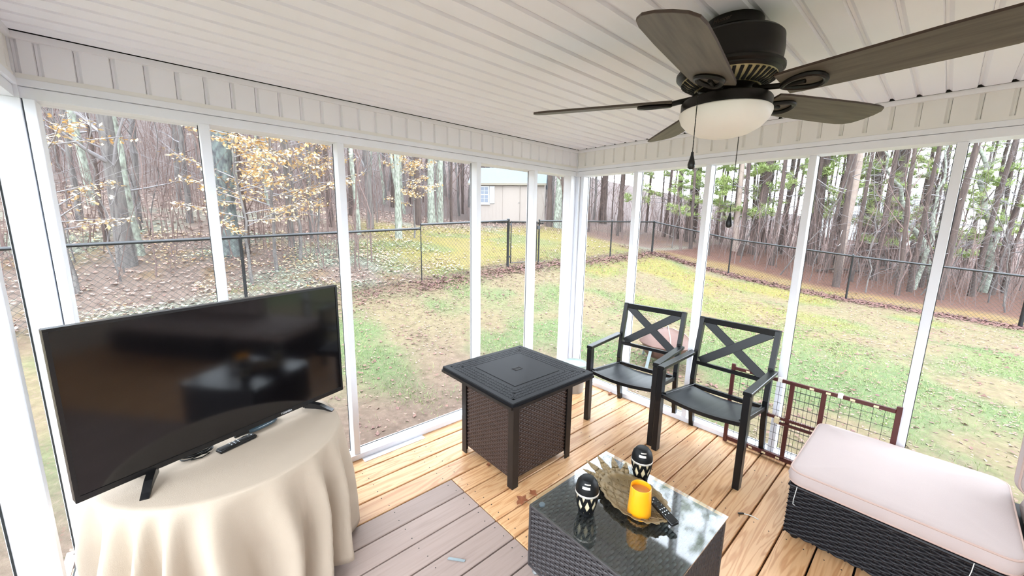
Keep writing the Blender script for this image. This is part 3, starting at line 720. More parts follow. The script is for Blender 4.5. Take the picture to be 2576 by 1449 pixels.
for s in (-1, 1):
    ft_ = MB(); th_ = .012
    for (x0, y0, x1, y1) in ((.285, .020, .352, -.092), (.285, .020, .325, .105)):
        a_ = math.atan2(y1-y0, x1-x0); nx_, ny_ = -math.sin(a_)*th_, math.cos(a_)*th_
        prf = [(0, .045), (.25, .044), (.55, .034), (.85, .013), (1.0, .004), (1.0, .0), (.93, .0), (.70, .010), (.40, .016), (0, .018)]
        ft_.prism([(s*(x0+(x1-x0)*q-nx_), y0+(y1-y0)*q-ny_, z) for q, z in prf], (s*2*nx_, 2*ny_, 0))
    ft_.build('foot', 'tv_bezel', tv)
text('TOSHIBA', .0125, 'silver_text', tv, Matrix.Translation((.18, -.0025, Zt+.0095)) @ Matrix.Rotation(R_(90), 4, 'X'), 'brand_lettering')
MB().lim(-.035, .02, -.004, .01, Zt-.012, Zt).build('sensor_bar', 'tv_bezel', tv, bevel=.002)

rc1, rc2 = onz(548, 1140, TZ+.006), onz(642, 1096, TZ+.006); ra = math.atan2(rc2[1]-rc1[1], rc2[0]-rc1[0])
remote('black remote control lying on the cream tablecloth', Matrix.Translation(((rc1[0]+rc2[0])/2, (rc1[1]+rc2[1])/2, TZ+.003)) @ Matrix.Rotation(ra, 4, 'Z'))
cc = onz(493, 1146, TZ+.01); cr_ = MB(); rr_ = random.Random(8); P = []
for i in range(150):
    a = i*.28; P.append((.046*math.cos(a)*(1+.15*math.sin(i*.13)), .027*math.sin(a)*(1+.2*math.sin(i*.21)), .0035+.016*(i/150)+.003*math.sin(i*.37)))
P += [(.03, -.035, .004), (.0, -.045, .003), (-.03, -.03, .003)]
cr_.tube(P, .0022, 6); co = cr_.build('power_cord', 'plastic_black', None, (cc[0]+.005, cc[1]+.02, TZ+.004), R_(15), smooth=True); tag(co, 'coiled black power cord under the television', 'cord')
dv = onz(655, 1072, TZ+.01); m_ = MB(); r_ = bmesh.ops.create_uvsphere(m_.bm, u_segments=28, v_segments=14, radius=1.0)
for v in m_.bm.verts:
    v.co = Vector((math.copysign(abs(v.co.x)**.7, v.co.x)*.075, math.copysign(abs(v.co.y)**.8, v.co.y)*.038, .013+math.copysign(abs(v.co.z)**.6, v.co.z)*.013))
d_ = thing('sound_speaker', 'dark blue glossy rounded device under the television', 'device', (dv[0], dv[1]+.012, TZ+.003), R_(24))
o = m_.build('shell', 'device_blue', d_, smooth=True); MB().lathe([(0, .0268), (.003, .0266), (.0035, .0255)], 10, (.02, -.012, 0)).build('indicator', 'button_grey', d_)

# ---- ceiling fan with light
FX, FY = -1.42, -1.77
fan = thing('ceiling_fan', 'dark bronze ceiling fan with five blades and bowl light', 'ceiling fan', (FX, FY, ZC))
MB().lathe([(0, -.001), (.083, -.001), (.086, -.006), (.084, -.030), (.070, -.036), (.06, -.038), (.055, -.056), (0, -.056)], 40).build('canopy', 'fan_bronze', fan, smooth=True)
MB().lathe([(0, -.052), (.10, -.052), (.138, -.056), (.146, -.064), (.149, -.10), (.147, -.135), (.150, -.143), (.157, -.148), (.157, -.156), (.148, -.163), (.140, -.165)], 48).build('motor_housing', 'fan_bronze', fan, smooth=True)
MB().lathe([(.144, -.162), (.136, -.176), (.118, -.190), (.098, -.198), (.085, -.200)], 48).build('vent_ring', 'vent_gold', fan, smooth=True)
vs = MB()
for k_ in range(40):
    a = 2*math.pi*k_/40; c_, s_ = math.cos(a), math.sin(a); vs.bar((.139*c_, .139*s_, -.1765), (.098*c_, .098*s_, -.201), .0095, .004)
o = vs.build('vent_slot', 'core_dark', fan)
MB().lathe([(.150, -.152), (.148, -.166), (.140, -.172), (.137, -.170)], 48).build('ring_band', 'fan_bronze', fan, smooth=True)
MB().lathe([(.09, -.198), (.075, -.207), (.07, -.214), (.0, -.214)], 36).build('flywheel', 'fan_bronze', fan, smooth=True)
MB().lathe([(.0, -.20), (.056, -.206), (.058, -.212), (.050, -.216), (.048, -.236), (0, -.236)], 32).build('switch_housing', 'fan_bronze', fan, smooth=True)
MB().lathe([(0, -.230), (.10, -.230), (.130, -.234), (.1345, -.240), (.1345, -.266), (.130, -.268), (.0, -.262)], 48).build('light_fitter', 'fan_bronze', fan, smooth=True)
MB().lathe([(.131, -.264), (.1375, -.270), (.138, -.279), (.130, -.300), (.110, -.322), (.08, -.339), (.045, -.348), (0, -.351)], 48).build('glass_bowl', 'globe_glass', fan, smooth=True)
ZBL = -.226
out = [(.165, -.058), (.20, -.062), (.35, -.067), (.50, -.071), (.60, -.071), (.635, -.064), (.655, -.045), (.662, -.015), (.658, .02), (.648, .048), (.625, .066), (.59, .071), (.50, .071), (.35, .067), (.20, .062), (.165, .058)]
blm = MB().prism([(x, y, -.0035) for x, y in out], (0, 0, .007)).mesh('blade', 'blade_wood', bevel=.0008)
blm.materials.append(MATS['blade_edge'])
for pl in blm.polygons:
    if abs(pl.normal.z) < .5: pl.material_index = 1
for k_ in range(5):
    a = R_(46+72*k_)
    o = obj('blade', blm, fan); o.matrix_local = Matrix.Translation((0, 0, ZBL)) @ Matrix.Rotation(a, 4, 'Z') @ Matrix.Rotation(R_(-12), 4, 'X')
    ir = MB(); ir.tube([(-.09, 0, .02), (-.075, 0, .006), (-.03, 0, -.001), (0, 0, -.006)], .0085, 8)
    n = 22; lp = [(.045+.052*math.cos(2*math.pi*i/n), .034*math.sin(2*math.pi*i/n)*(1+.35*math.cos(2*math.pi*i/n)), -.0085) for i in range(n)]
    ir.tube(lp, .0075, 8, closed=True); ir.tube([(0, 0, -.007), (.05, 0, -.008)], .006, 8)
    b2 = ir.build('blade_bracket', 'fan_bronze', o, smooth=True); b2.location = (.175, 0, 0)
def chain(px, py, near, R0, z0, py1, kn):
    d = ray(px, py); ox_, oy_ = CAM[0]-FX, CAM[1]-FY; a = d[0]**2+d[1]**2; b_q = ox_*d[0]+oy_*d[1]; c_q = ox_**2+oy_**2-R0**2; ds = math.sqrt(max(0, b_q*b_q-a*c_q)); t_ = (-b_q-ds)/a if near else (-b_q+ds)/a
    p0 = CAM+d*t_; zz = np.linspace(1.2, z0, 800); best = min(zz, key=lambda z: abs((lambda d: IH/2-FPX*(d@cU)/(d@cF))(np.array([p0[0], p0[1], z])-CAM)-py1))
    P = []; rd = []; n = int((z0-best)/.0042); q = MB(); x, y = p0[0]-FX, p0[1]-FY
    q.tube([(x*.62, y*.62, z0-ZC+.006), (x*.97, y*.97, z0-ZC+.004), (x, y, z0-ZC)], .0022, 6)
    for i in range(n*2+1): P.append((x, y, z0-ZC-(z0-best)*i/(2*n))); rd.append(.0008 if i % 2 else .0021)
    q.tube(P, rd, 5); c_ = q.build('pull_chain', 'fan_bronze', fan)
    MB().lathe([(0, .006), (.004, .006), (.0045, -.004), (.008, -.018), (.0115, -.032), (.0105, -.042), (.006, -.047), (0, -.048)], 18, (x, y, best-ZC)).build(kn, 'plastic_black', c_, smooth=True)
chain(1748, 320, True, .146, 1.944, 388, 'pull_knob'); chain(1852, 400, False, .146, 1.944, 540, 'pull_knob')
va = math.atan2(CAM[1]-FY, CAM[0]-FX)-R_(22)
text('Hunter', .018, 'blade_edge', fan, Matrix.Rotation(va+math.pi/2, 4, 'Z') @ Matrix.Translation((0, -.0868, -.018)) @ Matrix.Rotation(R_(90), 4, 'X'), 'brand_lettering', shear=.25)
# ---- small litter on the boards
def dry_leaf(label, px, py, s, rz, tilt=.3):
    p = onz(px, py, .004); rr = random.Random(int(px)); V = []; n = 14
    for i in range(n):
        a = 2*math.pi*i/n; r = s*(1+.35*math.cos(5*a))*(.6+.4*abs(math.cos(a*.5))); V.append((r*math.cos(a), r*math.sin(a)*.7, .004+.25*s*(math.sin(a*2+px)+1)*.6))
    V.append((0, 0, .002)); Fc = [(i, (i+1) % n, n) for i in range(n)]
    t = thing('dry_leaf', label, 'leaf', (p[0], p[1], .001), rz, 'dry leaves on the deck'); o = pyd('blade', V, Fc, 'leaf_brown', t, smooth=True)
    MB().tube([(-s*.6, 0, .004), (-s*1.5, s*.2, .008)], .0012, 4).build('stalk', 'leaf_brown', t)
dry_leaf('curled orange leaf on the deck beside the coffee table corner', 1312, 1262, .045, .4); dry_leaf('curled brown leaf standing behind the coffee table corner', 1342, 1243, .03, 1.4)
dry_leaf('small leaf under the fire table front panel', 1228, 1170, .018, 1.0); dry_leaf('dark curled leaf under the first black chair', 1534, 991, .028, .2)
p = onz(1868, 1292, .003); q = MB().tube([(0, 0, .003), (.012, -.02, .004), (.02, -.045, .003), (.018, -.07, .003)], .0022, 6)
t = thing('cord_scrap', 'white string scrap with black tip on the boards', 'string', (p[0], p[1], 0)); q.build('string', 'thread', t, smooth=True); MB().box((-.008, .006, .005), (.03, .008, .005), Matrix.Rotation(-.7, 4, 'Z')).build('tip', 'plastic_black', t)
p = onz(1148, 1408, .003); o = MB().prism([(-.04, -.006, 0), (.04, -.005, 0), (.042, .005, 0), (-.038, .006, 0)], (0, 0, .004)).build('paint_stick', 'steel_grey', None, (p[0], p[1], .002), R_(-50)); tag(o, 'thin grey wooden stick on the painted boards', 'stick')

# ================================================================== THE YARD AND THE WOODS
rg = np.random.default_rng(11)
_nt = [rg.random((64, 64)) for _ in range(4)]
def vnoise(X, Y, s, k=0):
    x = np.asarray(X)/s+100; y = np.asarray(Y)/s+100; xi = np.floor(x).astype(int); yi = np.floor(y).astype(int); fx = x-xi; fy = y-yi
    fx = fx*fx*(3-2*fx); fy = fy*fy*(3-2*fy); T_ = _nt[k]
    g = lambda a, b: T_[a % 64, b % 64]
    return (g(xi, yi)*(1-fx)+g(xi+1, yi)*fx)*(1-fy)+(g(xi, yi+1)*(1-fx)+g(xi+1, yi+1)*fx)*fy
FY_ = 5.4                                  # line of the left fence
def fence_x(y): return np.interp(y, [-9, -3.74, -.7, 2.52, 5.4], [12.3, 11.8, 11.0, 11.46, 11.47])
def sst(a, b, x): t = np.clip((x-a)/(b-a), 0, 1); return t*t*(3-2*t)
C_ = {k: np.array(hexc(v)[:3])*0.245 for k, v in dict(tan='#c9b78f', green='#9bb77c', moss='#d9c66c', dirt='#c3a595', litter='#aa877c', needle='#a87868', orange='#d3ac70', hill='#8a7d7c', pale='#c8cdb8', slope='#c4ab9d').items()}
def cover(X, Y):
    n1 = vnoise(X, Y, 1.1, 0); n2 = vnoise(X, Y, .45, 1); n3 = vnoise(X, Y, 3.0, 2); n4 = vnoise(X, Y, .2, 3)
    c = np.broadcast_to(C_['tan'], X.shape+(3,)).copy()
    def mixin(col, w_):
        nonlocal c
        w_ = np.clip(w_, 0, 1)[..., None]; c = c*(1-w_)+C_[col]*w_
    mixin('green', sst(.36, .60, .5*n1+.3*n2+.2*n3)*.9)
    mixin('moss', sst(.35, .7, .45*n3+.55*n1)*sst(3.5, 9, X+.6*Y)*.85)
    mixin('dirt', sst(3.2, 1.2, Y+(n1-.5)*1.6)*sst(2.5, .3, X+(n2-.5))*(X < 4)*.85*(Y > -.3))
    mixin('dirt', sst(.8, 1.0, n2*.6+n4*.5)*.5)
    fx = fence_x(Y); dR = X-fx
    mixin('litter', np.exp(-((dR+.1)/.35)**2)*(.45+.6*n4)); mixin('litter', np.exp(-((Y-FY_+.15)/.45)**2)*(X < 11.6)*(.35+.7*n4)*(.4+.8*n1))
    out_r = sst(.0, .4, dR)*(Y < 9)
    mixin('orange', out_r*(.55+.5*n2)); mixin('needle', out_r*sst(1.0, 2.2, dR+(n1-.5)*1.0))
    out_l = sst(FY_+.1, FY_+.5, Y)
    lawn = sst(1.0, 2.4, X+(n1-.5)*1.5)*sst(13.5, 10.5, Y+(n1-.5)*2+.12*np.abs(X-6))*sst(12.6, 10.5, X-.25*(Y-5.4)+(n1-.5))
    w_out = out_l*(1-lawn)
    mixin('slope', w_out); mixin('pale', w_out*sst(.4, .7, n1)*(Y < 13)*.8); mixin('orange', w_out*sst(.6, .85, n2)*(Y < 10)*.5)
    mixin('moss', out_l*lawn*(.6+.4*n1)); mixin('green', out_l*lawn*sst(.55, .8, n1)*.6)
    mixin('needle', sst(11.5, 13, X)*sst(5, 8, Y)*.7)
    mixin('hill', sst(12, 18, Y)*.8); mixin('hill', sst(20, 30, X)*.6)
    return c
def lines(lo, f0, f1, hi, st, gr):
    a = list(np.arange(f0, f1, st)); d = st; x = f1
    while x < hi: a.append(x); d *= gr; x += d
    a.append(hi); d = st; x = f0; L = []
    while x > lo: d *= gr; x -= d; L.append(x)
    return np.array(sorted(L+a))
gx = lines(-75, -6, 14, 120, .16, 1.12); gy_ = lines(-60, -6, 10, 130, .16, 1.12)
GX, GY = np.meshgrid(gx, gy_, indexing='ij'); GZ = gzs(GX, GY)+.03*(vnoise(GX, GY, .5, 2)-.5)+.02*(vnoise(GX, GY, .2, 3)-.5)
under = (GX > XW-.05) & (GX < XR+.1) & (GY < .1) & (GY > YB); GZ = np.where(under, GZ-.25, GZ)
nx, ny = GX.shape; V = np.stack([GX, GY, GZ], -1).reshape(-1, 3)
ii = np.arange(nx*ny).reshape(nx, ny); Fq = np.stack([ii[:-1, :-1], ii[1:, :-1], ii[1:, 1:], ii[:-1, 1:]], -1).reshape(-1, 4)
me = bpy.data.meshes.new('ground'); me.from_pydata(V.tolist(), [], Fq.tolist()); ca = me.color_attributes.new('cover', 'FLOAT_COLOR', 'POINT')
cc4 = np.ones((nx*ny, 4), np.float32); cc4[:, :3] = cover(GX, GY).reshape(-1, 3); ca.data.foreach_set('color', cc4.ravel()); me.polygons.foreach_set('use_smooth', [True]*len(me.polygons))
m = bpy.data.materials.new('ground_cover'); m.use_nodes = True; nt = m.node_tree; N = nt.nodes; L = nt.links; b = N['Principled BSDF']; b.inputs['Roughness'].default_value = .95; b.inputs['Specular IOR Level'].default_value = .1
at = N.new('ShaderNodeAttribute'); at.attribute_name = 'cover'; tc = N.new('ShaderNodeTexCoord')
n1 = N.new('ShaderNodeTexNoise'); n1.inputs['Scale'].default_value = 9; n1.inputs['Detail'].default_value = 8; n1.inputs['Roughness'].default_value = .75; L.new(tc.outputs['Object'], n1.inputs['Vector'])
mr = N.new('ShaderNodeMapRange'); mr.inputs[1].default_value = .35; mr.inputs[2].default_value = .65; mr.inputs[3].default_value = .78; mr.inputs[4].default_value = 1.2; mr.clamp = True; L.new(n1.outputs[0], mr.inputs[0])
ml = N.new('ShaderNodeVectorMath'); ml.operation = 'SCALE'; n3 = N.new('ShaderNodeTexNoise'); n3.inputs['Scale'].default_value = 24; n3.inputs['Detail'].default_value = 5; n3.inputs['Roughness'].default_value = .7; L.new(tc.outputs['Object'], n3.inputs['Vector'])
r3 = N.new('ShaderNodeMapRange'); r3.inputs[1].default_value = .5; r3.inputs[2].default_value = .68; r3.inputs[4].default_value = .6; L.new(n3.outputs[0], r3.inputs[0]); x3 = N.new('ShaderNodeMix'); x3.data_type = 'RGBA'; L.new(r3.outputs[0], x3.inputs[0]); L.new(at.outputs['Color'], x3.inputs[6]); x3.inputs[7].default_value = tuple(c*.30 for c in hexc('#cdae9c')[:3])+(1,)
L.new(x3.outputs[2], ml.inputs[0]); L.new(mr.outputs[0], ml.inputs['Scale'])
vo = N.new('ShaderNodeTexVoronoi'); vo.inputs['Scale'].default_value = 26; L.new(tc.outputs['Object'], vo.inputs['Vector'])
sp = N.new('ShaderNodeSeparateColor'); L.new(vo.outputs['Color'], sp.inputs[0])
gt = N.new('ShaderNodeMath'); gt.operation = 'GREATER_THAN'; gt.inputs[1].default_value = .82; L.new(sp.outputs[0], gt.inputs[0])
lf_ = N.new('ShaderNodeMapRange'); lf_.inputs[1].default_value = .18; lf_.inputs[2].default_value = .28; lf_.inputs[3].default_value = .7; lf_.inputs[4].default_value = 0; L.new(vo.outputs['Distance'], lf_.inputs[0])
mm = N.new('ShaderNodeMath'); mm.operation = 'MULTIPLY'; L.new(gt.outputs[0], mm.inputs[0]); L.new(lf_.outputs[0], mm.inputs[1])
mx = N.new('ShaderNodeMix'); mx.data_type = 'RGBA'; L.new(mm.outputs[0], mx.inputs[0]); L.new(ml.outputs[0], mx.inputs[6]); mx.inputs[7].default_value = hexc('#6b5148'); L.new(mx.outputs[2], b.inputs['Base Color'])
bp = N.new('ShaderNodeBump'); bp.inputs['Strength'].default_value = .6; bp.inputs['Distance'].default_value = .03; L.new(n1.outputs[0], bp.inputs['Height']); L.new(bp.outputs[0], b.inputs['Normal'])
MATS['ground_cover'] = m; me.materials.append(m)
gr = obj('ground', me); struct(gr, 'patchy yard of grass, moss, bare soil and leaf litter rising into the woods')

def in_porch(x, y): return (x > XW-.15) & (x < XR+.2) & (y < .22) & (y > YB-.3)
def scatter(n, x0, x1, y0, y1, dens):
    X = rg.uniform(x0, x1, n*6); Y = rg.uniform(y0, y1, n*6); k_ = (rg.random(n*6) < dens(X, Y)) & ~in_porch(X, Y); return X[k_][:n], Y[k_][:n]
# grass blades
X, Y = scatter(45000, -3.5, 12, -4, 6.5, lambda x, y: np.clip(sst(.42, .62, .5*vnoise(x, y, 1.1, 0)+.3*vnoise(x, y, .45, 1)+.2*vnoise(x, y, 3.0, 2)), .06, 1)*np.clip(1.25-np.hypot(x-1, y)/11, .1, 1))
Z = gzs(X, Y); A = rg.uniform(0, 6.28, len(X)); Hh = rg.uniform(.02, .055, len(X)); wd = .0035
V = np.zeros((len(X), 3, 3)); V[:, 0] = np.stack([X-wd*np.cos(A), Y-wd*np.sin(A), Z], -1); V[:, 1] = np.stack([X+wd*np.cos(A), Y+wd*np.sin(A), Z], -1)
lx, ly = rg.normal(0, .022, len(X)), rg.normal(0, .022, len(X)); V[:, 2] = np.stack([X+lx, Y+ly, Z+Hh], -1)
o = pyd('grass', V.reshape(-1, 3).tolist(), np.arange(len(X)*3).reshape(-1, 3).tolist(), 'grass_green'); tag(o, 'short winter grass growing in patches across the yard', 'grass', kind='stuff')
# fallen leaves
def leaves(n, x0, x1, y0, y1, dens, smin, smax, mt, label, lift=.012, nm='fallen_leaves'):
    X, Y = scatter(n, x0, x1, y0, y1, dens); Z = gzs(X, Y)+lift; k_ = len(X); s = rg.uniform(smin, smax, k_); A = rg.uniform(0, 6.28, k_)
    ca_, sa_ = np.cos(A), np.sin(A); V = np.zeros((k_, 4, 3)); tl = rg.normal(0, .35, (k_, 4))
    for q, (u, v) in enumerate(((-1, 0), (0, -.6), (1, 0), (0, .6))): V[:, q] = np.stack([X+s*(u*ca_-v*sa_), Y+s*(u*sa_+v*ca_), Z+s*np.abs(tl[:, q])], -1)
    o = pyd(nm, V.reshape(-1, 3).tolist(), np.arange(k_*4).reshape(-1, 4).tolist(), mt); tag(o, label, 'leaves', kind='stuff')
leaves(13000, -3.5, 12.5, -5, 7, lambda x, y: np.clip(.05+.9*np.exp(-((x-fence_x(y)+.1)/.35)**2)+.8*np.exp(-((y-FY_+.2)/.5)**2)+.22*sst(.6, .85, vnoise(x, y, .8, 1)), 0, 1), .016, .036, 'leaf_litter', 'fallen brown leaves strewn over the yard and along the fences')
mat('fence_litter', '#6f4d45', 0.8, col2='#543a37', nscale=5)
leaves(3800, 10.2, 12.6, -5, 5.5, lambda x, y: np.exp(-((x-fence_x(y)+.12)/.30)**2), .025, .055, 'fence_litter', 'band of dark red brown leaves along the right fence', .015, 'leaf_band')
leaves(1500, 1.0, 11.5, 4.6, 5.6, lambda x, y: np.exp(-((y-FY_+.25)/.25)**2)*(.3+.7*vnoise(x, y, .7, 0)), .025, .055, 'fence_litter', 'band of dark red brown leaves along the gate fence', .015, 'leaf_band')
mat('dry_bits', '#94776a', 0.8, col2='#745a50', nscale=6)
leaves(16000, -3.5, 12, -5, 6, lambda x, y: np.clip(.25+.5*sst(.45, .75, vnoise(x, y, .9, 2)), 0, 1)*np.clip(1.3-np.hypot(x-1, y)/13, .15, 1), .010, .024, 'dry_bits', 'small dry leaf bits sprinkled over the lawn', .006, 'dry_leaf_bits')
mat('slope_litter', '#a98f82', 0.8, col2='#84665b', nscale=5)
leaves(9000, -9, 12, 5.5, 16, lambda x, y: np.clip(.75-.6*sst(1.5, 3, x)*sst(11, 9, y), .06, 1), .030, .06, 'slope_litter', 'fallen brown leaves covering the slope beyond the left fence', .02, 'fallen_leaf_cover')
leaves(4000, -9, 3, 5.6, 10.5, lambda x, y: sst(.4, .7, vnoise(x, y, 1.1, 0)), .018, .038, 'shrub_leaf', 'low pale green ground plants beyond the left fence', .05, 'ground_plants')
leaves(3500, -9, 3, 5.6, 11, lambda x, y: sst(.4, .8, vnoise(x, y, .6, 1)), .02, .04, 'beech_leaf', 'pale yellow leaves scattered beyond the left fence', .03, 'pale_leaves')

# ---- chain link fences
def wire_part(parent, pts, base, top, s0, s1, pos, name='chain_link'):
    V = []; Fc = []; D = .062; r = .0025
    def seg(a, b):
        a, b = np.array(a), np.array(b); d = b-a; n = np.cross(d, (0, 0, 1.0)); n = n/max(1e-6, np.linalg.norm(n)); u = np.cross(n, d); u /= np.linalg.norm(u); k_ = len(V)
        for c in (a, b):
            for (p_, q_) in ((1, 0), (-.5, .87), (-.5, -.87)): V.append(tuple(c+r*(p_*n+q_*u)))
        for i in range(3): Fc.append((k_+i, k_+(i+1) % 3, k_+3+(i+1) % 3, k_+3+i))
    Lh = s1-s0; Hf = 1.16; s = s0-Hf
    while s < s1:
        for dr_ in (1, -1):
            sa, sb = (s, s+Hf) if dr_ == 1 else (s+Hf, s); ta, tb = 0.0, 1.0
            def cl(lo, hi):
                nonlocal ta, tb
                for lim, ge in ((lo, True), (hi, False)):
                    d = sb-sa
                    tt_ = (lim-sa)/d
                    if (d > 0) == ge: ta = max(ta, tt_)
                    else: tb = min(tb, tt_)
            cl(s0, s1)
            if tb-ta > .02:
                P = []
                for t_ in (ta, tb):
                    sp_ = sa+(sb-sa)*t_; x, y = pos(sp_); zb_, zt_ = base(sp_), top(sp_); P.append((x, y, zb_+(zt_-zb_)*t_))
                seg(*P)
        s += D*1.41
    o = pyd(name, V, Fc, 'fence_wire', parent); o['kind'] = 'stuff'
def fence(label, A, B, zA, zB, posts, caps=True, thick=(), zb_off=.03):
    A, B = np.array(A, float), np.array(B, float); Ln = np.linalg.norm(B-A); u = (B-A)/Ln
    pos = lambda s: (A[0]+u[0]*s, A[1]+u[1]*s); top = lambda s: zA+(zB-zA)*s/Ln; base = lambda s: max(gz(*pos(s))+zb_off, top(s)-1.3)
    _bs = [base(Ln*i/24) for i in range(25)]; base2 = lambda s: float(np.interp(s, np.linspace(0, Ln, 25), _bs))
    t = thing('chain_link_fence', label, 'fence', (A[0], A[1], gz(*A))); z0 = t.location.z; t.location = (0, 0, 0)
    for i, s in enumerate(posts):
        x, y = pos(s); r = .038 if i in thick else .024; q = MB(); g = gz(x, y)-.05
        q.lathe([(0, g), (r, g), (r, top(s)+.02), (r*1.15, top(s)+.03), (r*.7, top(s)+.055), (0, top(s)+.06)], 12, (x, y, 0)).build('fence_post', 'fence_black', t, smooth=True)
        for zz in (.3, .6, .9): MB().lathe([(r+.001, 0), (r+.005, .0), (r+.005, .018), (r+.001, .018)], 10, (x, y, g+zz)).build('tension_band', 'fence_black', t)
    MB().tube([(*pos(0), zA), (*pos(Ln), zB)], .026, 10).build('top_rail', 'fence_black', t, smooth=True)
    wire_part(t, None, base2, lambda s: top(s)-.01+.03, 0, Ln, pos); return t
def rx(px, py): return ony(px, py, FY_)
a0, a1 = rx(0, 626), rx(1056, 575); sl_ = (a1[2]-a0[2])/(a1[0]-a0[0]); xs0 = -8.0
p605 = rx(604, 597)[0]
fence('black chain link fence run behind the television', (xs0, FY_), (a1[0], FY_), a0[2]+sl_*(xs0-a0[0]), a1[2], [0, p605-3.0-xs0, p605-xs0])
b0, b1 = rx(1058, 565), rx(1279, 555)
g2 = fence('raised black chain link fence panel left of the shed gate', (b0[0], FY_), (b1[0], FY_), b0[2], b1[2], [b1[0]-b0[0]], thick=(0,))
MB().tube([(b0[0], FY_, gz(b0[0], FY_)), (b0[0], FY_, b0[2])], .012, 8).build('tension_bar', 'fence_black', g2)
c0, c1 = rx(1357, 556), rx(1530, 556)
d_c = np.array([11.47, 5.38]); ztop_c = .41+1.2
fence('black chain link fence run right of the shed gate', (c0[0], FY_), (11.47, 5.40), c0[2], ztop_c, [0, rx(1540, 558)[0]-c0[0], 11.47-c0[0]-.0], thick=(2,))
gt_ = thing('yard_gate', 'narrow black chain link gate in front of the shed', 'gate', (0, 0, 0))
gxa, gxb = b1[0]+.10, c0[0]-.09; gz0 = gz((gxa+gxb)/2, FY_)+.08; gzt = rx(1300, 557)[2]
q = MB().tube([(gxa, FY_, gz0), (gxa, FY_, gzt), (gxb, FY_, gzt), (gxb, FY_, gz0)], .018, 8, closed=True).build('gate_frame', 'fence_black', gt_, smooth=True)
wire_part(gt_, None, lambda s: gz0, lambda s: gzt, gxa, gxb, lambda s: (s, FY_))
for zz in (.15, 1.0): MB().lim(gxa-.10, gxa, FY_-.03, FY_+.03, gz0+zz, gz0+zz+.05).build('hinge', 'fence_black', gt_, bevel=.005)
MB().lim(gxb, gxb+.09, FY_-.04, FY_+.03, gz0+.9, gz0+1.0).build('latch', 'fence_black', gt_, bevel=.005)
RP = [(11.47, 5.40), (11.46, 2.52), (10.95, -.70), (11.79, -3.74)]; rz_ = [1.61, 1.07, .77, .49]
fence('black chain link fence run along the pine woods', RP[0], RP[1], rz_[0], rz_[1], [2.88]); fence('black chain link fence run behind the second black chair', RP[1], RP[2], rz_[1], rz_[2], [3.26])
fence('black chain link fence run above the ottoman', RP[2], RP[3], rz_[2], rz_[3], [3.15], thick=(0,))
fence('black chain link fence run leading back to the house', RP[3], (9.5, -8.5), .49, .2, [0, 2.6])

# ---- copper fire pit on the lawn
fp = onz(1672, 917, -.60); fz = gz(fp[0], fp[1])
pit = thing('fire_pit', 'copper bowl fire pit with domed lid on the lawn', 'fire pit', (fp[0], fp[1], fz), R_(35))
MB().lathe([(0, .10), (.16, .11), (.28, .15), (.335, .21), (.35, .30), (.36, .345), (.40, .352), (.40, .36), (.34, .355), (.3, .2), (0, .13)], 40).build('bowl', 'copper', pit, smooth=True)
MB().lathe([(.395, .362), (.385, .375), (.33, .43), (.24, .50), (.13, .555), (.05, .575), (0, .578)], 40).build('domed_lid', 'copper', pit, smooth=True)
for k_ in range(4): a = k_*math.pi/2; MB().tube([(.385*math.cos(a), .385*math.sin(a), .378), (.245*math.cos(a), .245*math.sin(a), .505), (.07*math.cos(a), .07*math.sin(a), .577)], .008, 6).build('lid_seam', 'bark_pale', pit)
MB().tube([(.05*math.cos(i*math.pi/8), 0, .572+.04*math.sin(i*math.pi/8)) for i in range(9)], .006, 6).build('lid_handle', 'metal_grey', pit)
for k_ in range(4):
    a = k_*math.pi/2+.78; c_, s_ = math.cos(a), math.sin(a); MB().bar((.345*c_, .345*s_, .33), (.43*c_, .43*s_, -.01), .05, .012, up=(c_, s_, 0)).build('leg', 'steel_grey', pit, bevel=.002)

# ---- garden shed
sl0, sr0 = np.array([9.77, 15.40]), np.array([12.50, 12.40]); mid = (sl0+sr0)/2; wS = float(np.linalg.norm(sr0-sl0)); rzS = math.atan2(sr0[1]-sl0[1], sr0[0]-sl0[0])
sh = thing('garden_shed', 'cream garden shed with pale blue grey roof beyond the gate', 'shed', (mid[0], mid[1], 1.50), rzS); hw = wS/2; HS, DS = 2.08, 2.7
MB().lim(-hw, hw, 0, DS, 0, HS).build('walls', 'shed_wall', sh)
for s in (-1, 1): MB().prism([(s*hw, 0, HS), (s*hw, DS, HS), (s*hw, DS/2, HS+.86)], (-s*.05, 0, 0)).build('gable', 'shed_wall', sh)
for x in np.arange(-hw+.02, hw, .203): MB().lim(x-.006, x+.006, -.006, 0, .02, HS-.02).build('siding_batten', 'shed_wall', sh)
for s, y0 in ((1, -.16), (-1, DS+.16)):
    MB().prism([(-hw-.1, y0, HS-.09), (-hw-.1, DS/2, HS+.90), (-hw-.1, DS/2, HS+.96), (-hw-.1, y0, HS-.03)], (wS+.2, 0, 0)).build('roof_slope', 'shingle', sh)
MB().lim(-hw-.1, hw+.1, -.19, -.155, HS-.13, HS-.02).build('eave_board', 'shed_eave', sh)
MB().lim(-hw+.02, hw-.02, .05, DS-.05, -.16, 0).build('skid_base', 'core_dark', sh)
for i, x in enumerate((-hw+1.80, -hw+2.76)):
    d = MB().lim(x, x+.93, -.03, -.002, .04, 1.92).build('door', 'shed_wall', sh, bevel=.006)
    tr_ = MB(); tr_.lim(x+.05, x+.88, -.036, -.03, 1.84, 1.88); tr_.lim(x+.05, x+.88, -.036, -.03, .08, .12); tr_.lim(x+.03, x+.07, -.036, -.03, .06, 1.9); tr_.lim(x+.86, x+.90, -.036, -.03, .06, 1.9); tr_.build('door_trim', 'shed_wall', d)
